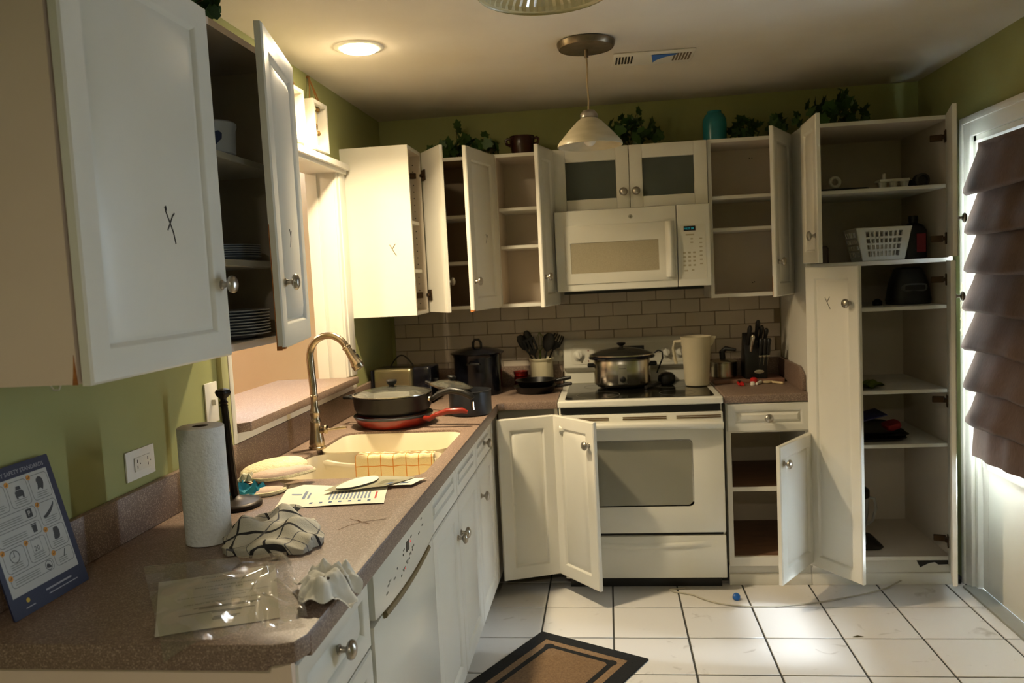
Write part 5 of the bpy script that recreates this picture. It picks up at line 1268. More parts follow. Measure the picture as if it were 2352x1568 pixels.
def film_mat():
    if 'bag_film' in MATS: return MATS['bag_film']
    m = bpy.data.materials.new('bag_film'); m.use_nodes = True; N = m.node_tree.nodes; L = m.node_tree.links; N.remove(N['Principled BSDF'])
    tr = N.new('ShaderNodeBsdfTransparent'); tr.inputs[0].default_value = (.90, .89, .86, 1); gl = N.new('ShaderNodeBsdfGlossy'); gl.inputs['Roughness'].default_value = .07
    df = N.new('ShaderNodeBsdfDiffuse'); df.inputs[0].default_value = (.75, .72, .66, 1)
    m1 = N.new('ShaderNodeMixShader'); m1.inputs[0].default_value = .65; L.new(df.outputs[0], m1.inputs[1]); L.new(gl.outputs[0], m1.inputs[2])
    tc = N.new('ShaderNodeTexCoord'); nz = N.new('ShaderNodeTexNoise'); nz.inputs['Scale'].default_value = 25; nz.inputs['Detail'].default_value = 3; L.new(tc.outputs['Object'], nz.inputs[0])
    bp = N.new('ShaderNodeBump'); bp.inputs['Strength'].default_value = .35; bp.inputs['Distance'].default_value = .01; L.new(nz.outputs['Fac'], bp.inputs['Height'])
    m2 = N.new('ShaderNodeMixShader'); m2.inputs[0].default_value = .22; L.new(tr.outputs[0], m2.inputs[1]); L.new(m1.outputs[0], m2.inputs[2]); L.new(m2.outputs[0], N['Material Output'].inputs[0])
    MATS['bag_film'] = m; return m
t = Thing('plastic_bag', 'clear crinkled plastic bag around the notice, hanging over the counter end', 'bag', (.40, -2.85, CT))
BC = [Vector((.170, -2.700, 0)), Vector((.452, -2.612, 0)), Vector((.628, -2.945, 0)), Vector((.420, -3.060, 0))]
rb = random.Random(21)
ridges = [((.66, .40), (.98, .20), .011), ((.60, .75), (.80, .45), .010), ((.80, .45), (.99, .33), .014), ((.64, .98), (.70, .70), .012), ((.70, .62), (.94, .30), .009), ((.86, .55), (.98, .88), .015), ((.76, .72), (.97, .96), .010), ((.1, .35), (.5, .25), .004), ((.05, .7), (.4, .62), .004), ((.9, .15), (.99, .6), .012)]
def bagz(u, v):
    z = .005 + .0022 * math.sin(17 * u + 5 * v) * math.sin(11 * v + 3) + .0006 * math.sin(31 * u - 13 * v)
    for (a, c_, h_) in ridges:
        ax, ay = a; bx, by = c_; L2 = (bx - ax) ** 2 + (by - ay) ** 2; q = max(0, min(1, ((u - ax) * (bx - ax) + (v - ay) * (by - ay)) / L2))
        d = math.hypot(u - ax - q * (bx - ax), v - ay - q * (by - ay)); z += 1.5 * h_ * math.exp(-(d / .042) ** 2)
    return z
def bagf(u, v):
    p = (BC[0] * (1 - u) + BC[1] * u) * (1 - v) + (BC[3] * (1 - u) + BC[2] * u) * v
    z = CT + bagz(u, v) + .003
    if p.y < -3.031: z -= min(.04, (-3.031 - p.y) * .8)
    if v < .06: z += (.06 - v) * .10
    return (p.x, p.y, z)
b = MB(); b.grid(bagf, 170, 150); t.part('film', b, film_mat(), angle=180)
b = MB(); b.tube([bagf(u / 20, 0) for u in range(21)], .0012, 5); t.part('zip_seam', b, film_mat())
# crumpled tissue at the edge
t = Thing('paper_tissue', 'crumpled white paper tissue hanging over the counter edge above the dishwasher', 'tissue', (.63, -2.80, CT))
TIS = mat('tissue_paper', 'dcdad2', .9, col2='cfcdc4', scale=40, sub=.2)
rs = random.Random(33)
def tisf(cx_, cy_, rx, ry, h_, seed, rot):
    q = random.Random(seed); ph_ = [q.uniform(0, 6.28) for _ in range(8)]
    def f(u, v):
        x = (u - .5) * 2; y = (v - .5) * 2
        r_ = math.hypot(x, y); a = math.atan2(y, x)
        k = 1 + .16 * math.sin(3 * a + ph_[0]) + .10 * math.sin(5 * a + ph_[1])
        z = h_ * (1 - min(1, r_) ** 2) * .9 + .011 * math.sin(4.5 * x + ph_[2]) * math.sin(4 * y + ph_[3]) + .006 * abs(math.sin(5 * x + 3 * y + ph_[4])) + .004 * abs(math.sin(7 * y - 4 * x + ph_[5]))
        X = cx_ + (x * rx * math.cos(rot) - y * ry * math.sin(rot)) * k; Y = cy_ + (x * rx * math.sin(rot) + y * ry * math.cos(rot)) * k
        Z = CT + .003 + max(.0, z + .012)
        if X > CE - .005: Z -= (X - CE + .005) * .8
        return (X, Y, Z)
    return f
b = MB(); b.grid(tisf(.618, -2.828, .050, .058, .026, 3, .4), 26, 26, thick=.001); t.part('crumple', b, TIS, angle=35)
b = MB(); b.grid(tisf(.592, -2.765, .028, .034, .026, 5, .9), 18, 18, thick=.001); t.part('crumple', b, TIS, angle=35)
b = MB(); b.grid(tisf(.636, -2.765, .030, .026, .022, 9, .2), 16, 16, thick=.001); t.part('crumple', b, TIS, angle=35)
b = MB(); b.ball((.625, -2.835, CT + .040), .008, .012, .004); t.part('dark_spot', b, mat('food_stain', '3a2a1a', .8))

# safety sign leaning on the wall
t = Thing('safety_sign', 'navy bordered safety standards sign with icons leaning against the green wall', 'sign', (.03, -2.84, CT))
ln = math.atan2(.070, .272)
# local x -> along wall towards the far end (+y), local y -> up the card, local z -> out of the card
up = Vector((-math.sin(ln), 0, math.cos(ln))); out = Vector((math.cos(ln), 0, math.sin(ln)))
MS = Matrix(((0, up.x, out.x, .064), (1, 0, 0, -2.9465), (0, up.z, out.z, CT + .0005), (0, 0, 0, 1)))
W_, H_ = .216, .281
b = MB(); b.prism(rrect(W_, H_, .004, 3, W_ / 2, H_ / 2), -.003, 0, MS); t.part('card', b, NAVY)
b = MB(); b.box(.012, W_ - .016, .040, H_ - .026, 0, .0004, MS); pg = t.part('white_panel', b, mat('sign_white', 'b5b6b2', .5))
t.part('title', text_mb('COMMUNITY SAFETY STANDARDS', .0118, MS @ T3(W_ / 2 - .003, H_ - .0195, .0005), align='CENTER'), mat('sign_title', '9a9aa2', .6), smooth=False)
def frame_mb(x0, x1, y0, y1, r=.008, w_=.0009):
    A_ = rrect(x1 - x0, y1 - y0, r, 4, (x0 + x1) / 2, (y0 + y1) / 2); B_ = rrect(x1 - x0 - 2 * w_, y1 - y0 - 2 * w_, r - w_, 4, (x0 + x1) / 2, (y0 + y1) / 2); n = len(A_)
    b = MB(); b.add([(x, y, .0006) for x, y in A_] + [(x, y, .0006) for x, y in B_], [(i, (i + 1) % n, n + (i + 1) % n, n + i) for i in range(n)], MS); return b
SI = mat('sign_ink', '3b3c3e', .6)
cells = [(.020, .076, .196, .248), (.082, .136, .196, .248), (.142, .196, .196, .248), (.020, .136, .166, .191), (.142, .196, .142, .190), (.020, .136, .134, .161), (.020, .076, .084, .129), (.082, .136, .084, .129), (.142, .196, .092, .137), (.020, .136, .056, .079), (.142, .196, .056, .087)]
rsn = random.Random(2)
for i, (x0, x1, y0, y1) in enumerate(cells):
    t.part('cell_frame', frame_mb(x0, x1, y0, y1), SI, pg, smooth=False)
    b = MB(); b.lathe([(.0055, .0006), (.0055, .0011)], 16, MS @ T3(x0 + .002, y1 - .002, 0)); bd_ = t.part('tick_badge', b, ORANGE, pg)
    b = MB(); b.tube([(x0 - .001, y1 - .002, .0013), (x0 + .001, y1 - .0045, .0013), (x0 + .0045, y1 + .0005, .0013)], .0005, 4, True, MS); t.part('tick', b, SI, bd_)
    b = MB(); tall = (y1 - y0) > .035
    for k in range(3 if tall else 3):
        yy = y0 + .005 + k * .0042; xa, xb = x0 + .008 + rsn.uniform(0, .004), x1 - .008 - rsn.uniform(0, .006)
        if not tall: xb = min(xb, x0 + (x1 - x0) * .66)
        b.box(xa, xb, yy, yy + .0016, .0006, .0007, MS)
    t.part('fine_print', b, mat('sign_grey', '83847f', .6), pg, smooth=False)
def icon(polys, name):
    b = MB()
    for P_ in polys: b.prism(P_, .0006, .0009, MS)
    t.part(name, b, SI, pg, smooth=False)
def disc(x, y, r, n=16): return [(x + r * math.cos(2 * math.pi * k / n), y + r * math.sin(2 * math.pi * k / n)) for k in range(n)]
icon([disc(.048, .226, .010)], 'round_icon')
icon([[(.099, .216), (.121, .216), (.121, .226), (.117, .229), (.103, .229), (.099, .226)], [(.103, .230), (.117, .230), (.115, .237), (.105, .237)], [(.100, .212), (.104, .212), (.104, .216), (.100, .216)], [(.116, .212), (.120, .212), (.120, .216), (.116, .216)]], 'car_icon')
icon([smooth_poly([(.160, .216), (.163, .226), (.162, .236), (.170, .242), (.178, .238), (.180, .228), (.177, .220), (.173, .214), (.168, .219)], 3)], 'head_icon')
icon([rrect(.016, .018, .002, 2, .117, .179)], 'parking_icon')
t.part('parking_letter', text_mb('P', .015, MS @ T3(.1125, .1735, .0011)), MATS['sign_white'], pg, smooth=False)
icon([smooth_poly([(.150, .160), (.158, .164), (.170, .170), (.182, .178), (.188, .184), (.186, .177), (.178, .168), (.166, .160), (.156, .157)], 3)], 'alligator_icon')
icon([[(.113, .139), (.123, .139), (.1245, .154), (.1115, .154)], [(.110, .155), (.126, .155), (.125, .157), (.111, .157)]], 'bin_icon')
b = MB(); A_ = disc(.048, .112, .0125, 24); B_ = disc(.048, .112, .011, 24); b.add([(x, y, .0008) for x, y in A_ + B_], [(i, (i + 1) % 24, 24 + (i + 1) % 24, 24 + i) for i in range(24)], MS); b.box(.0475, .0485, .112, .121, .0006, .0009, MS); b.box(.041, .048, .1115, .1125, .0006, .0009, MS); t.part('clock_icon', b, SI, pg, smooth=False)
t.part('calendar_number', text_mb('20', .0145, MS @ T3(.100, .104, .0008)), SI, pg, smooth=False)
t.part('calendar_frame', frame_mb(.096, .122, .100, .127, .002, .0006), SI, pg, smooth=False)
icon([smooth_poly([(.160, .109), (.174, .109), (.178, .118), (.176, .132), (.164, .132), (.162, .120)], 2)], 'bag_icon')
b = MB(); A_ = disc(.122, .0675, .010, 24); B_ = disc(.122, .0675, .0088, 24); b.add([(x, y, .0008) for x, y in A_ + B_], [(i, (i + 1) % 24, 24 + (i + 1) % 24, 24 + i) for i in range(24)], MS); t.part('ring_icon', b, SI, pg, smooth=False)
icon([smooth_poly([(.116, .064), (.128, .062), (.125, .068), (.119, .071)], 3)], 'animal_icon')
icon([[(.168, .070), (.170, .070), (.178, .083), (.176, .084)]], 'cigarette_icon')
b = MB(); b.lathe([(.0045, .0003), (.0045, .0008)], 16, MS @ T3(.045, .026, 0)); t.part('yellow_dot', b, mat('yellow_badge', 'c8a82c', .5))
b = MB(); b.box(.095, .170, .024, .0275, .0003, .0005, MS); b.box(.10, .185, .0155, .0175, .0003, .0005, MS); b.box(.035, .060, .012, .014, .0003, .0005, MS); t.part('footer_print', b, MATS['sign_title'], smooth=False)

# outlet and switch on the left wall
t = Thing('wall_outlet', 'white square outlet cover on the green wall behind the paper towels', 'outlet', (XL, -2.382, 1.085))
b = MB(); b.box(XL, XL + .005, -2.445, -2.320, 1.047, 1.122); pl = t.part('cover_plate', b, TRIMW, bevel=.003)
b = MB(); b.box(XL + .005, XL + .008, -2.413, -2.345, 1.067, 1.102); rc = t.part('receptacle', b, APPL, bevel=.001)
b = MB()
for y in (-2.402, -2.357):
    b.box(XL + .008, XL + .0085, y - .0012, y + .0012, 1.088, 1.096); b.box(XL + .008, XL + .0085, y - .0012, y + .0012, 1.074, 1.081); b.box(XL + .008, XL + .0085, y + .010, y + .013, 1.083, 1.086)
t.part('socket_slots', b, BLACK, rc)
t = Thing('light_switch', 'white switch plate on the green wall beside the wall opening', 'switch', (XL, -1.99, 1.175))
b = MB(); b.box(XL, XL + .006, -2.033, -1.956, 1.115, 1.237); t.part('cover_plate', b, TRIMW, bevel=.003)
b = MB(); b.box(XL + .005, XL + .018, -1.999, -1.990, 1.168, 1.186, None); t.part('toggle', b, APPL, bevel=.002)

# towel over the sink divider
YCHK = check_mat('yellow_check_cloth', 'e2d2a4', 'c8843a', .046, .0032)
t = Thing('dish_cloth', 'yellow dish cloth with orange checks draped over the sink divider', 'towel', (.40, DIV, .88))
def ycl(u, v):
    x = .262 + .285 * u
    s_ = (v - .45) * .22
    z = .8985 - .004 * math.cos(26 * u) * .3
    if s_ < -.030: return (x, DIV - .034 - .003 * math.sin(18 * u), z - .008 - (-.030 - s_))
    if s_ > .030: return (x, DIV + .034, z - .008 - (s_ - .030))
    return (x, DIV + s_ * 1.1, z + .004 * math.cos(s_ / .030 * 1.57) + .0015 * math.sin(60 * u))
b = MB(); b.grid(ycl, 60, 40)
uvl = [((i / 60) * .285, (j / 40) * .22 + .007) for j in range(41) for i in range(61)]
t.part('cloth', b, YCHK, angle=80, uvf=uvl)
# loose twig scraps
b = MB(); b.tube([(.505, -2.33, CT + .001), (.545, -2.36, CT + .0015), (.60, -2.335, CT + .001)], .0005, 4); b.tube([(.545, -2.36, CT + .001), (.52, -2.385, CT + .001), (.505, -2.42, CT + .001)], .0004, 4); b.tube([(.53, -2.345, CT + .001), (.545, -2.36, CT + .002), (.57, -2.375, CT + .001)], .0007, 4)
single('dry_twig', 'thin dry brown twig scrap on the bare countertop before the letters', 'twig', b, mat('twig_brown', '6a4a2c', .9), (.54, -2.36, CT))
# ------------------------------------------------------------------ shadow boxes over the opening
def shadow_box(label, y0, y1, z0, z1, content):
    t = Thing('shadow_box', label, 'picture', (XL, (y0 + y1) / 2, z0))
    d = .052; f = .016
    b = MB(); b.box(XL, XL + d, y0, y0 + f, z0, z1); b.box(XL, XL + d, y1 - f, y1, z0, z1); b.box(XL, XL + d, y0 + f, y1 - f, z0, z0 + f); b.box(XL, XL + d, y0 + f, y1 - f, z1 - f, z1)
    t.part('frame', b, TRIMW, bevel=.002)
    b = MB(); b.box(XL, XL + .006, y0 + f, y1 - f, z0 + f, z1 - f); t.part('back_board', b, PAPER)
    ym = (y0 + y1) / 2
    b = MB(); b.lathe([(.006, 0), (.006, .012)], 10, T3(XL, ym, 2.372) @ AXX); t.part('nail', b, TWINE)
    for yy in (y0 + .02, y1 - .02, ym + .03):
        b = MB(); b.tube([(XL + .010, ym, 2.370), (XL + .022, (ym + yy) / 2, (2.37 + z1) / 2), (XL + .030, yy, z1)], .0028, 6); t.part('twine', b, TWINE)
    for (cy, cz, s_, k) in content:
        b = MB()
        if k == 'bird':
            b.ball((XL + .022, cy, cz), .014 * s_, .026 * s_, .030 * s_); b.ball((XL + .026, cy - .014 * s_, cz + .034 * s_), .012 * s_)
            t.part('ornament', b, mat('ornament_cream', 'd9cfa6', .6))
        elif k == 'bow':
            b.loft([(.004, .004, 0), (.008, .022 * s_, .010), (.004, .006, .02)], 12, T3(XL + .028, cy - .016 * s_, cz)); b.loft([(.004, .004, 0), (.008, .020 * s_, .010), (.004, .006, .02)], 12, T3(XL + .028, cy + .018 * s_, cz)); b.ball((XL + .03, cy, cz + .01), .007)
            t.part('bow', b, mat('ornament_brown', '8a6a38', .7))
        else:
            b.tube([(XL + .02, cy - .03 * s_, cz), (XL + .03, cy, cz + .008), (XL + .02, cy + .03 * s_, cz - .004)], .005, 6); t.part('ornament_sprig', b, mat('ornament_brown', '8a6a38', .7))
    return t
shadow_box('white shadow box with bird ornaments hung by twine above the wall opening', -1.065, -.900, 2.066, 2.268, [(-.985, 2.205, 1., 'bird'), (-.955, 2.235, .5, 'bow'), (-.98, 2.168, .8, 'sprig'), (-.975, 2.135, 1., 'bow'), (-.985, 2.105, 1., 'bird')])
shadow_box('white shadow box with one round ornament hung next to the bird box', -1.33, -1.165, 2.072, 2.275, [(-1.235, 2.15, 1.3, 'bird')])

# ------------------------------------------------------------------ plants and pots on top of the cabinets
lm = MB()
lf = [(0, 0), (.30, -.10), (.52, .12), (.42, .38), (.55, .62), (.28, .62), (0, 1.0), (-.28, .62), (-.55, .62), (-.42, .38), (-.52, .12), (-.30, -.10)]
lm.add([(x, y, .10 * abs(x) - .12 * y * y) for x, y in lf] + [(0, .35, .0)], [(i, (i + 1) % 12, 12) for i in range(12)])
o = mesh_obj('leaf', lm, LEAF, angle=80); LEAFME = o.data; bpy.data.objects.remove(o)
def ivy(label, cx, cy, z, rx, ry, h, n, seed, stems=(), x_lim=None, zmax=None, size=.055):
    r = random.Random(seed); t = Thing('ivy_plant', label, 'plant', (cx, cy, z))
    b = MB()
    ends = []
    for k in range(7):
        a = r.uniform(0, 6.28); e = (cx + rx * .7 * math.cos(a), cy + ry * .6 * math.sin(a), z + h * r.uniform(.3, .75)); ends.append(e)
        b.tube([(cx + r.uniform(-.02, .02), cy + r.uniform(-.02, .02), z + .002), ((cx + e[0]) / 2, (cy + e[1]) / 2, (z + e[2]) / 2 + .02), e], .002, 5)
    for (x, zz, ln) in stems:
        b.tube([(cx, cy, z + .002), ((cx + x) / 2, cy, z + (zz - z) * .6), (x, cy - .01, zz)], .0018, 5)
    t.part('stems', b, STEMM)
    def leaf(p, s_):
        o = bpy.data.objects.new('leaf', LEAFME); link(o); o.parent = t.o
        o.location = (p[0] - cx, p[1] - cy, p[2] - z); o.scale = (s_, s_, s_)
        o.rotation_euler = (r.uniform(.5, 1.7), r.uniform(-.7, .7), r.uniform(0, 6.28))
    for k in range(n):
        a = r.uniform(0, 6.28); q = r.random() ** .5
        x = cx + rx * q * math.cos(a); y = cy + ry * q * math.sin(a); zz = z + .022 + (h - .02) * r.random() * (1 - .65 * q * q)
        leaf((x, y, zz), size * r.uniform(.7, 1.15))
    for (x, zz, ln) in stems:
        for j in range(ln): leaf((x + r.uniform(-.012, .012), cy - .01 + r.uniform(-.01, .01), zz - .025 * j), size * .85)
    return t
UT = UZ1 + .001
ivy('dark green ivy with two tall shoots on the corner cabinets', .43, -.05, UT, .14, .10, .125, 55, 1, ((.435, 2.295, 2), (.585, 2.235, 1)))
ivy('low trailing dark ivy on top of the corner cabinets next to the brown pot', .612, -.15, UT, .055, .05, .065, 22, 2)
ivy('bushy green ivy above the glass-door cabinet behind the pendant lamp', 1.315, -.08, UT, .17, .10, .165, 75, 3, ((1.36, 2.29, 3),))
ivy('small dark ivy on the cabinet beside the blue vase', 1.895, -.06, UT, .075, .06, .12, 26, 4, ((1.885, 2.22, 2),))
ivy('dark ivy filling the gap between the wall cabinet and tall pantry', 2.045, -.05, UT, .05, .08, .10, 22, 5)
ivy('large dark ivy on top of the tall pantry', 2.27, -.20, 2.116, .17, .12, .16, 75, 6, ((2.34, 2.30, 2),))
ivy('dark ivy on top of the large wall cabinet', .185, -2.40, 2.133, .10, .13, .15, 40, 7)
ivy('tiny ivy sprig on the glass-door cabinet left of the pendant lamp', 1.00, -.10, UT, .04, .04, .05, 8, 9)
c = (.778, -.10)
t = Thing('bean_pot', 'brown glazed two-handled pot on top of the narrow wall cabinet', 'pot', (c[0], c[1], UT))
GLZ = mat('brown_glaze', '3a1c14', .22, col2='2c140e', scale=8)
b = MB(); b.lathe([(.048, UT), (.054, UT + .004), (.062, UT + .05), (.066, UT + .085), (.062, UT + .094), (.064, UT + .100), (.058, UT + .101), (.054, UT + .09), (.001, UT + .03)], 32, T3(*c, 0)); t.part('pot_body', b, GLZ)
for s_ in (-1, 1):
    b = MB(); b.tube([(c[0] + s_ * .058, c[1], UT + .055), (c[0] + s_ * .080, c[1], UT + .066), (c[0] + s_ * .084, c[1], UT + .085), (c[0] + s_ * .076, c[1], UT + .092), (c[0] + s_ * .060, c[1], UT + .088)], .0075, 8); t.part('handle', b, GLZ)
c = (1.742, -.10)
b = MB(); b.lathe([(.050, UT), (.057, UT + .005), (.059, UT + .09), (.057, UT + .115), (.047, UT + .136), (.036, UT + .146), (.035, UT + .156), (.031, UT + .157), (.030, UT + .145), (.001, UT + .10)], 36, T3(*c, 0))
single('ceramic_vase', 'turquoise jar-shaped vase on the wall cabinet right of the microwave', 'vase', b, mat('turquoise_glaze', '2c8088', .22, col2='27747e', scale=12), (c[0], c[1], UT))

# ------------------------------------------------------------------ inside the large wall cabinet
CH = mat('china_white', 'c4c8ce', .3)
t = Thing('heart_mug', 'white china canister with a blue heart on the top shelf of the large cabinet', 'mug', (.232, -2.352, 1.841))
zz = 1.8408
b = MB(); b.lathe([(.045, zz), (.050, zz + .004), (.052, zz + .060), (.055, zz + .068), (.055, zz + .076), (.050, zz + .080), (.001, zz + .082)], 32, T3(.232, -2.352, 0)); t.part('vessel', b, CH)
HP = [(0, -.022), (.020, -.002), (.021, .010), (.013, .017), (.004, .014), (0, .009), (-.004, .014), (-.013, .017), (-.021, .010), (-.020, -.002)]
b = MB(); b.prism(HP, 0, .0015, T3(.232, -2.352, zz + .036) @ RZ(math.radians(-66)) @ T3(.0515, 0, 0) @ Matrix(((0, 0, 1, 0), (1, 0, 0, 0), (0, 1, 0, 0), (0, 0, 0, 1)))); t.part('blue_heart', b, mat('heart_blue', '27345e', .4))
ORD = ['lowest', 'second lowest', 'third from the bottom', 'fourth from the bottom', 'fifth from the bottom', 'sixth from the bottom', 'seventh from the bottom', 'second from the top', 'topmost']
def stack(name, label, grp, cx, cy, z, r, n, dz, cat_, prof):
    for k in range(n):
        b = MB(); b.lathe([(max(.001, r * a), z + k * dz + h) for a, h in prof], 32, T3(cx, cy, 0)); single(name, (ORD[k] if k < n - 1 else 'topmost') + ' ' + label, cat_, b, CH, (cx, cy, z + k * dz), grp)
PL = [(.55, 0), (.62, .001), (1.0, .012), (1.0, .0145), (.60, .004), (.001, .004)]
stack('dinner_plate', 'white dinner plate of the bottom stack in the large wall cabinet', 'stacked dinner plates', 0.165, -2.27, 1.3825, .130, 9, .0075, 'plate', PL)
stack('side_plate', 'white side plate of the middle shelf stack in the large cabinet', 'stacked side plates', 0.15, -2.20, 1.584, .105, 6, .0060, 'plate', PL)
stack('china_bowl', 'white bowl of the stack beside the side plates', 'stacked bowls', 0.165, -2.385, 1.584, .068, 6, .0135, 'bowl', [(.5, 0), (.6, .002), (.95, .022), (1., .028), (.96, .028), (.55, .006), (.001, .005)])

# ------------------------------------------------------------------ inside the pantry
SZ1 = 1.8207
t = Thing('pipe_fitting', 'white plastic ring standing on the pantry top shelf', 'ring', (2.245, -.30, SZ1 + .025))
b = MB()
for k in range(1): b.add(*(lambda R_, r_, n1, n2: ([((R_ + r_ * math.cos(2 * math.pi * j / n2)) * math.cos(2 * math.pi * i / n1), (R_ + r_ * math.cos(2 * math.pi * j / n2)) * math.sin(2 * math.pi * i / n1), r_ * math.sin(2 * math.pi * j / n2)) for i in range(n1) for j in range(n2)], [(i * n2 + j, ((i + 1) % n1) * n2 + j, ((i + 1) % n1) * n2 + (j + 1) % n2, i * n2 + (j + 1) % n2) for i in range(n1) for j in range(n2)]))(.021, .0075, 28, 12), M=T3(2.25, -.33, SZ1 + .048) @ RX(math.pi / 2))
t.part('ring', b, TRIMW)
b = MB(); b.prism([(-.15, -.02), (.02, -.03), (.13, -.015), (.15, .01), (.03, .03), (-.15, .03)], 0, .018, T3(2.255, -.33, SZ1)); single('folded_mat', 'dark folded mat lying under the white ring on the pantry top shelf', 'mat', b, BLACK, (2.25, -.33, SZ1), bevel=.004)
t = Thing('egg_tray', 'white plastic egg tray on feet on the pantry top shelf', 'tray', (2.50, -.34, SZ1))
b = MB(); b.box(2.435, 2.565, -.38, -.30, SZ1 + .032, SZ1 + .044)
for x in (2.452, 2.50, 2.548): b.loft([(.013, .013, SZ1), (.020, .020, SZ1 + .033)], 14, T3(x, -.355, 0))
t.part('tray', b, TRIMW, bevel=.002); b = MB(); b.lathe([(.009, SZ1 + .044), (.008, SZ1 + .07), (.004, SZ1 + .074)], 12, T3(2.465, -.34, 0)); t.part('peg', b, TRIMW)
t = Thing('hose_coupling', 'dark grey round coupling lying at the right of the pantry top shelf', 'fitting', (2.64, -.30, SZ1))
b = MB(); b.lathe([(.030, 0), (.032, .01), (.032, .05), (.022, .055), (.022, .03), (.001, .03)], 24, T3(2.63, -.30, SZ1 + .033) @ AXNY); t.part('coupling', b, mat('grey_rubber', '4a4846', .5)); b = MB(); b.lathe([(.020, 0), (.020, .03)], 20, T3(2.59, -.28, SZ1 + .0205) @ AXNY); t.part('plug', b, BLACK)
SZ2 = 1.4965
t = Thing('storage_basket', 'white plastic storage basket with square holes in the pantry', 'basket', (2.43, -.36, SZ2))
# side walls with square holes as a lattice
def lattice(t, P0, P1, Q0, Q1, nu, nv, mu, mv, mvt):
    """P bottom edge, Q top edge"""
    P0, P1, Q0, Q1 = map(Vector, (P0, P1, Q0, Q1)); b = MB()
    nrm = (P1 - P0).cross(Q0 - P0).normalized() * .0022
    def at(u, v): return (P0 * (1 - u) + P1 * u) * (1 - v) + (Q0 * (1 - u) + Q1 * u) * v
    def slab(u0, u1, v0, v1):
        q = [at(u0, v0), at(u1, v0), at(u1, v1), at(u0, v1)]
        b.add([tuple(p) for p in q] + [tuple(p + nrm) for p in q], [(3, 2, 1, 0), (4, 5, 6, 7), (0, 1, 5, 4), (1, 2, 6, 5), (2, 3, 7, 6), (3, 0, 4, 7)])
    slab(0, 1, 0, mv); slab(0, 1, 1 - mvt, 1); slab(0, mu, mv, 1 - mvt); slab(1 - mu, 1, mv, 1 - mvt)
    du = (1 - 2 * mu) / nu; dv = (1 - mv - mvt) / nv
    for i in range(1, nu): slab(mu + i * du - du * .18, mu + i * du + du * .18, mv, 1 - mvt)
    for j in range(1, nv): slab(mu, 1 - mu, mv + j * dv - dv * .16, mv + j * dv + dv * .16)
    return b
zb_, zt_ = SZ2 + .003, SZ2 + .148
x0b, x1b, x0t, x1t, yf, yb_ = 2.345, 2.525, 2.315, 2.552, -.425, -.22
t.part('side_wall', lattice(t, (x0b, yf + .015, zb_), (x1b, yf + .015, zb_), (x0t, yf, zt_), (x1t, yf, zt_), 8, 4, .15, .12, .10), APPL, smooth=False)
t.part('side_wall', lattice(t, (x1b, yb_ - .015, zb_), (x0b, yb_ - .015, zb_), (x1t, yb_, zt_), (x0t, yb_, zt_), 8, 4, .15, .12, .10), APPL, smooth=False)
t.part('side_wall', lattice(t, (x0b, yb_ - .015, zb_), (x0b, yf + .015, zb_), (x0t, yb_, zt_), (x0t, yf, zt_), 7, 4, .10, .12, .10), APPL, smooth=False)
t.part('side_wall', lattice(t, (x1b, yf + .015, zb_), (x1b, yb_ - .015, zb_), (x1t, yf, zt_), (x1t, yb_, zt_), 7, 4, .10, .12, .10), APPL, smooth=False)
b = MB(); b.box(x0b, x1b, yf + .015, yb_ - .015, SZ2 + .0002, SZ2 + .004); t.part('base', b, APPL)
b = MB(); b.tube([(x0t, yf, zt_), (x1t, yf, zt_), (x1t, yb_, zt_), (x0t, yb_, zt_), (x0t, yf, zt_)], .004, 6); t.part('rim', b, APPL)
b = MB(); b.box(2.38, 2.49, -.39, -.25, SZ2 + .0045, SZ2 + .075); single('white_carton', 'pale carton standing inside the white storage basket', 'carton', b, PAPER, (2.43, -.32, SZ2), bevel=.002)
t = Thing('cleaner_bottle', 'black bottle with red label beside the white basket in the pantry', 'bottle', (2.605, -.30, SZ2))
b = MB(); b.loft([(.050, .034, SZ2 + .0005), (.055, .038, SZ2 + .005), (.055, .038, SZ2 + .13), (.040, .030, SZ2 + .155), (.018, .018, SZ2 + .166), (.018, .018, SZ2 + .175)], 28, T3(2.605, -.30, 0), n=3); t.part('vessel', b, BLACK)
b = MB(); b.lathe([(.021, SZ2 + .172), (.021, SZ2 + .198), (.018, SZ2 + .20)], 20, T3(2.605, -.30, 0)); t.part('cap', b, BLACK)
b = MB(); b.box(2.605, 2.645, -.3405, -.3375, SZ2 + .03, SZ2 + .115); t.part('red_label', b, mat('dull_red_label', '7a1822', .5))
b = MB(); b.lathe([(.028, SZ2 + .0005), (.028, SZ2 + .07), (.02, SZ2 + .08)], 16, T3(2.19, -.32, 0)); single('small_can', 'dark brown can left of the white basket in the pantry', 'can', b, mat('dark_can', '4a382a', .5), (2.19, -.32, SZ2))
SZ3 = 1.2867
t = Thing('coffee_grinder', 'black coffee machine with an oval badge on the pantry shelf below the basket', 'appliance', (2.59, -.28, SZ3))
b = MB(); b.loft([(.092, .075, SZ3 + .0005), (.095, .078, SZ3 + .02), (.082, .068, SZ3 + .10), (.058, .052, SZ3 + .165), (.045, .042, SZ3 + .172)], 28, T3(2.585, -.28, 0), n=3.2); t.part('body', b, BLACK)
b = MB(); b.prism(smooth_poly([(-.060, 0), (-.040, .018), (.030, .019), (.052, .012), (.052, -.012), (.030, -.018), (-.040, -.016)], 4), 0, .002, T3(2.590, -.352, SZ3 + .078) @ RX(math.pi / 2 + .12)); bd_ = t.part('oval_badge', b, mat('badge_grey', '55585a', .5))
b = MB(); b.prism(smooth_poly([(-.042, 0), (-.034, .012), (.030, .012), (.044, .008), (.044, -.008), (.030, -.011), (-.034, -.010)], 4), .002, .003, T3(2.590, -.352, SZ3 + .078) @ RX(math.pi / 2 + .12)); t.part('badge_field', b, BLACK, bd_)
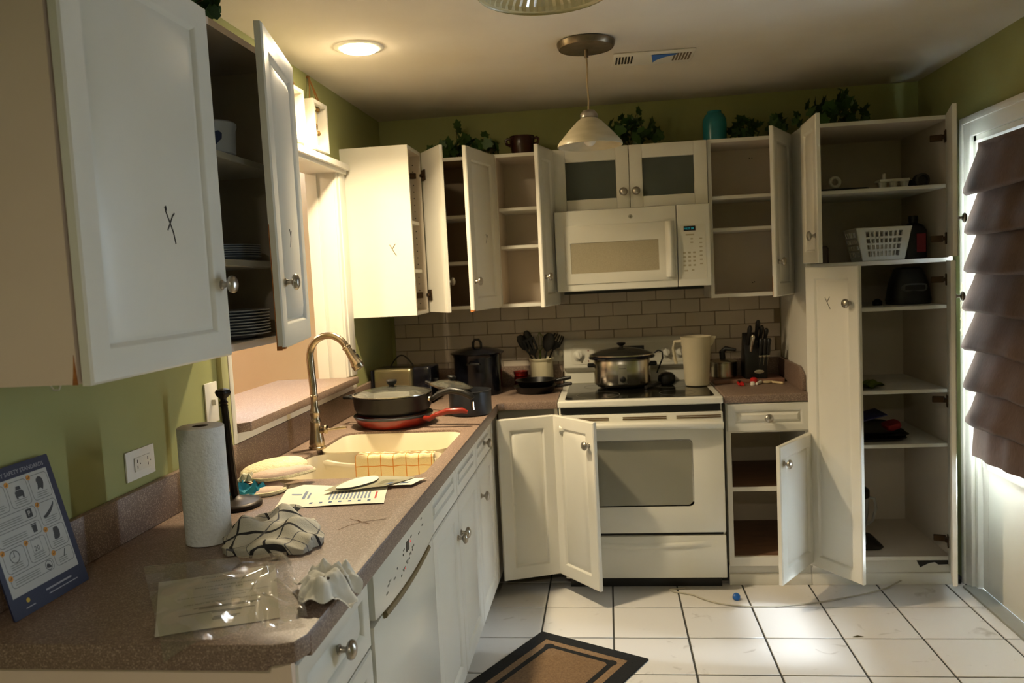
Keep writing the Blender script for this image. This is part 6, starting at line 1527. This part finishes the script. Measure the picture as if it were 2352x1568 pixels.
b = MB(); b.lathe([(.02, SZ3 + .0005), (.022, SZ3 + .018), (.010, SZ3 + .03), (.001, SZ3 + .032)], 16, T3(2.44, -.30, 0)); single('small_lid', 'small black lid left of the coffee machine in the pantry', 'lid', b, BLACK, (2.44, -.3, SZ3))  # a small loose lid
SZ4 = .9077
rg = random.Random(8)
b = MB(); b.grid(lambda u, v: (2.27 + .16 * u, -.44 + .18 * v, SZ4 + .003 + .030 * abs(math.sin(7 * u + 2)) * abs(math.sin(6 * v + 1))), 20, 16); single('green_cloth', 'crumpled green cloth at the left of an otherwise bare pantry shelf', 'cloth', b, mat('green_cloth_fabric', '5a6a1c', .9), (2.33, -.35, SZ4))
SZ5 = .6587
for k, (zk, lab, dx) in enumerate(((0, 'bottom dark baking tray in the pantry stack', 0), (.016, 'middle dark baking tray in the pantry stack', .01), (.032, 'top dark baking tray in the pantry stack', -.01))):
    b = MB(); b.loft([(.16, .15, SZ5 + zk + .0003), (.175, .165, SZ5 + zk + .014), (.178, .168, SZ5 + zk + .0145), (.170, .160, SZ5 + zk + .011), (.15, .14, SZ5 + zk + .004)], 40, T3(2.36 + dx, -.26, 0), n=8); single('baking_tray', lab, 'tray', b, IRON, (2.36, -.26, SZ5 + zk))
b = MB(); b.box(-.13, .10, -.09, .09, 0, .006, T3(2.36, -.28, SZ5 + .090) @ RY(math.radians(-14))); b.box(-.13, -.125, -.09, .09, -.02, .006, T3(2.36, -.28, SZ5 + .090) @ RY(math.radians(-14))); single('blue_folder', 'dark blue plastic folder resting tilted on the baking trays', 'folder', b, mat('dark_blue_plastic', '1f2258', .4), (2.36, -.28, SZ5 + .047), bevel=.002)
b = MB(); b.loft([(.030, .05, 0), (.036, .056, .01), (.034, .054, .026)], 24, T3(2.49, -.33, SZ5 + .048) @ RY(-.3), n=4); single('red_sponge', 'red scrubber beside the blue folder in the pantry', 'sponge', b, mat('dull_red', '8a1f22', .7), (2.49, -.33, SZ5 + .045))
SZ6 = .1402
b = MB(); b.loft([(.12, .115, SZ6 + .0003), (.128, .123, SZ6 + .010), (.122, .117, SZ6 + .010), (.115, .11, SZ6 + .004)], 40, T3(2.30, -.29, 0), n=8); single('metal_tray', 'dark metal tray on the pantry floor under the blender', 'tray', b, IRON, (2.30, -.29, SZ6))
t = Thing('blender_jar', 'clear blender jar with black lid standing on the pantry floor', 'blender', (2.315, -.33, SZ6 + .004))
zz = SZ6 + .0106; c = (2.31, -.33)
b = MB(); b.lathe([(.052, zz), (.054, zz + .004), (.050, zz + .040), (.042, zz + .055)], 28, T3(*c, 0)); t.part('base_collar', b, BLACK)
b = MB(); b.lathe([(.042, zz + .055), (.050, zz + .075), (.066, zz + .16), (.068, zz + .235), (.065, zz + .235), (.063, zz + .16), (.047, zz + .078), (.001, zz + .06)], 32, T3(*c, 0)); t.part('glass_jar', b, mat('clear_plastic', 'd8dada', .06, trans=.85, ior=1.25))
b = MB(); b.lathe([(.066, zz + .228), (.070, zz + .232), (.070, zz + .262), (.060, zz + .272), (.038, zz + .276), (.001, zz + .278)], 32, T3(*c, 0)); t.part('lid', b, BLACK)
b = MB(); b.tube([(c[0] + .064, c[1], zz + .225), (c[0] + .095, c[1], zz + .215), (c[0] + .10, c[1], zz + .17), (c[0] + .085, c[1], zz + .11), (c[0] + .058, c[1], zz + .09)], .007, 8); t.part('handle', b, MATS['clear_plastic'])

# ------------------------------------------------------------------ floor things
A, B = Vector((.846, -.983)), Vector((1.280, -1.223)); dl_ = Vector((-.437, -.90)); Ln = .62
def rug_band(i0, i1, z0, z1):
    pass
MR = Matrix(((.875, -.484 * -1 * -1, 0, A.x), (-.484, -.875, 0, A.y), (0, 0, 1, 0), (0, 0, 0, 1)))
ex = (B - A).normalized(); ey = Vector((ex.y, -ex.x)); WR = (B - A).length
if ey.y > 0: ey = -ey
MR = Matrix(((ex.x, ey.x, 0, A.x), (ex.y, ey.y, 0, A.y), (0, 0, 1, 0), (0, 0, 0, 1)))
t = Thing('floor_mat', 'black and tan bordered rug lying askew on the white tile floor', 'rug', tuple(MR @ Vector((WR / 2, Ln / 2, .0))))
RB = mat('rug_black', '191816', .95, col2='100f0e', scale=120, bump=1., bscale=350); RT = mat('rug_tan', '8d7152', .95, col2='7b6044', scale=120, bump=1., bscale=350, stretch=(1, 1, 1)); RT2 = mat('rug_tan_centre', '84684a', .95, col2='6f563c', scale=160, bump=1., bscale=350)
def rb(x0, x1, y0, y1, z1, m_, name, wob=0):
    b = MB(); b.grid(lambda u, v: tuple(MR @ Vector((x0 + (x1 - x0) * u, y0 + (y1 - y0) * v, z1 + .0012 * math.sin(17 * u + 5 * v)))), 24, 24, thick=z1 - .0004 if name == 'base' else .002); t.part(name, b, m_, angle=80)
def ring(i, w_, z1, m_, name):
    b = MB()
    for (x0, x1, y0, y1) in ((i, WR - i, i, i + w_), (i, WR - i, Ln - i - w_, Ln - i), (i, i + w_, i + w_, Ln - i - w_), (WR - i - w_, WR - i, i + w_, Ln - i - w_)):
        b.box(x0, x1, y0, y1, z1 - .003, z1, MR)
    t.part(name, b, m_)
b = MB(); b.box(0, WR, 0, Ln, .0006, .007, MR); t.part('base', b, RB, bevel=.002)
ring(.060, .030, .0088, RT, 'tan_border'); ring(.090, .024, .0086, RB, 'black_border')
b = MB(); b.box(.114, WR - .114, .114, Ln - .114, .007, .0090, MR); t.part('centre_field', b, RT2)
for s_ in ((.106, .106), (WR - .106, .106), (.106, Ln - .106), (WR - .106, Ln - .106)):
    b = MB(); b.lathe([(.022, .009), (.022, .0094)], 16, MR @ T3(*s_, 0)); t.part('corner_motif', b, RB)
for pth, lab in (([(1.49, -.512), (1.52, -.60), (1.60, -.68), (1.70, -.72), (1.82, -.729), (1.95, -.71), (2.05, -.683), (2.16, -.64), (2.283, -.588), (2.38, -.53), (2.449, -.487), (2.53, -.44), (2.60, -.438), (2.66, -.45)], 'thin grey cable curving across the tiles from range to pantry'),):
    b = MB(); P = smooth_poly([(*p,) for p in pth], 4)[: (len(pth) - 1) * 4]
    # open curve: avoid the wrap-around end
    P = [p for p in P if True][:-3]
    b.tube([(x, y, .0042 + (max(0, (x - 2.40)) * .20 if x > 2.40 else 0)) for x, y in P], .0038, 7); single('floor_cable', lab, 'cable', b, mat('grey_cable', 'b0a998', .6), (1.9, -.70, 0))
b = MB(); b.lathe([(.014, .0005), (.017, .004), (.0165, .020), (.012, .024), (.001, .0245)], 18, T3(1.703, -.640, .012) @ RX(.9) @ T3(0, 0, -.010)); single('bottle_cap', 'bright blue plastic bottle top lying on the floor tiles before the range', 'bottle top', b, mat('blue_plastic', '1f5fae', .4), (1.703, -.64, 0))  # a plastic bottle cap
for (x, y, s_, a, lab) in ((2.12, -1.02, .022, .2, 'thin dark scrap on the floor tile'),):
    b = MB(); b.tube([(x - s_, y, .002), (x, y + .004, .003), (x + s_, y + .002, .002)], [.001, .004, .001], 6); single('leaf_scrap', 'tiny dark leaf scrap on the white floor tile', 'scrap', b, STEMM, (x, y, 0))
# black slippers / scrap below pantry
b = MB(); b.prism([(0, 0), (.035, .0), (.045, .014), (.02, .02), (0, .016)], 0, .02, T3(2.70, -.47, .001)); single('door_stop', 'small black rubber door stop on the floor between pantry and door', 'door stop', b, BLACK, (2.71, -.46, 0), bevel=.003)
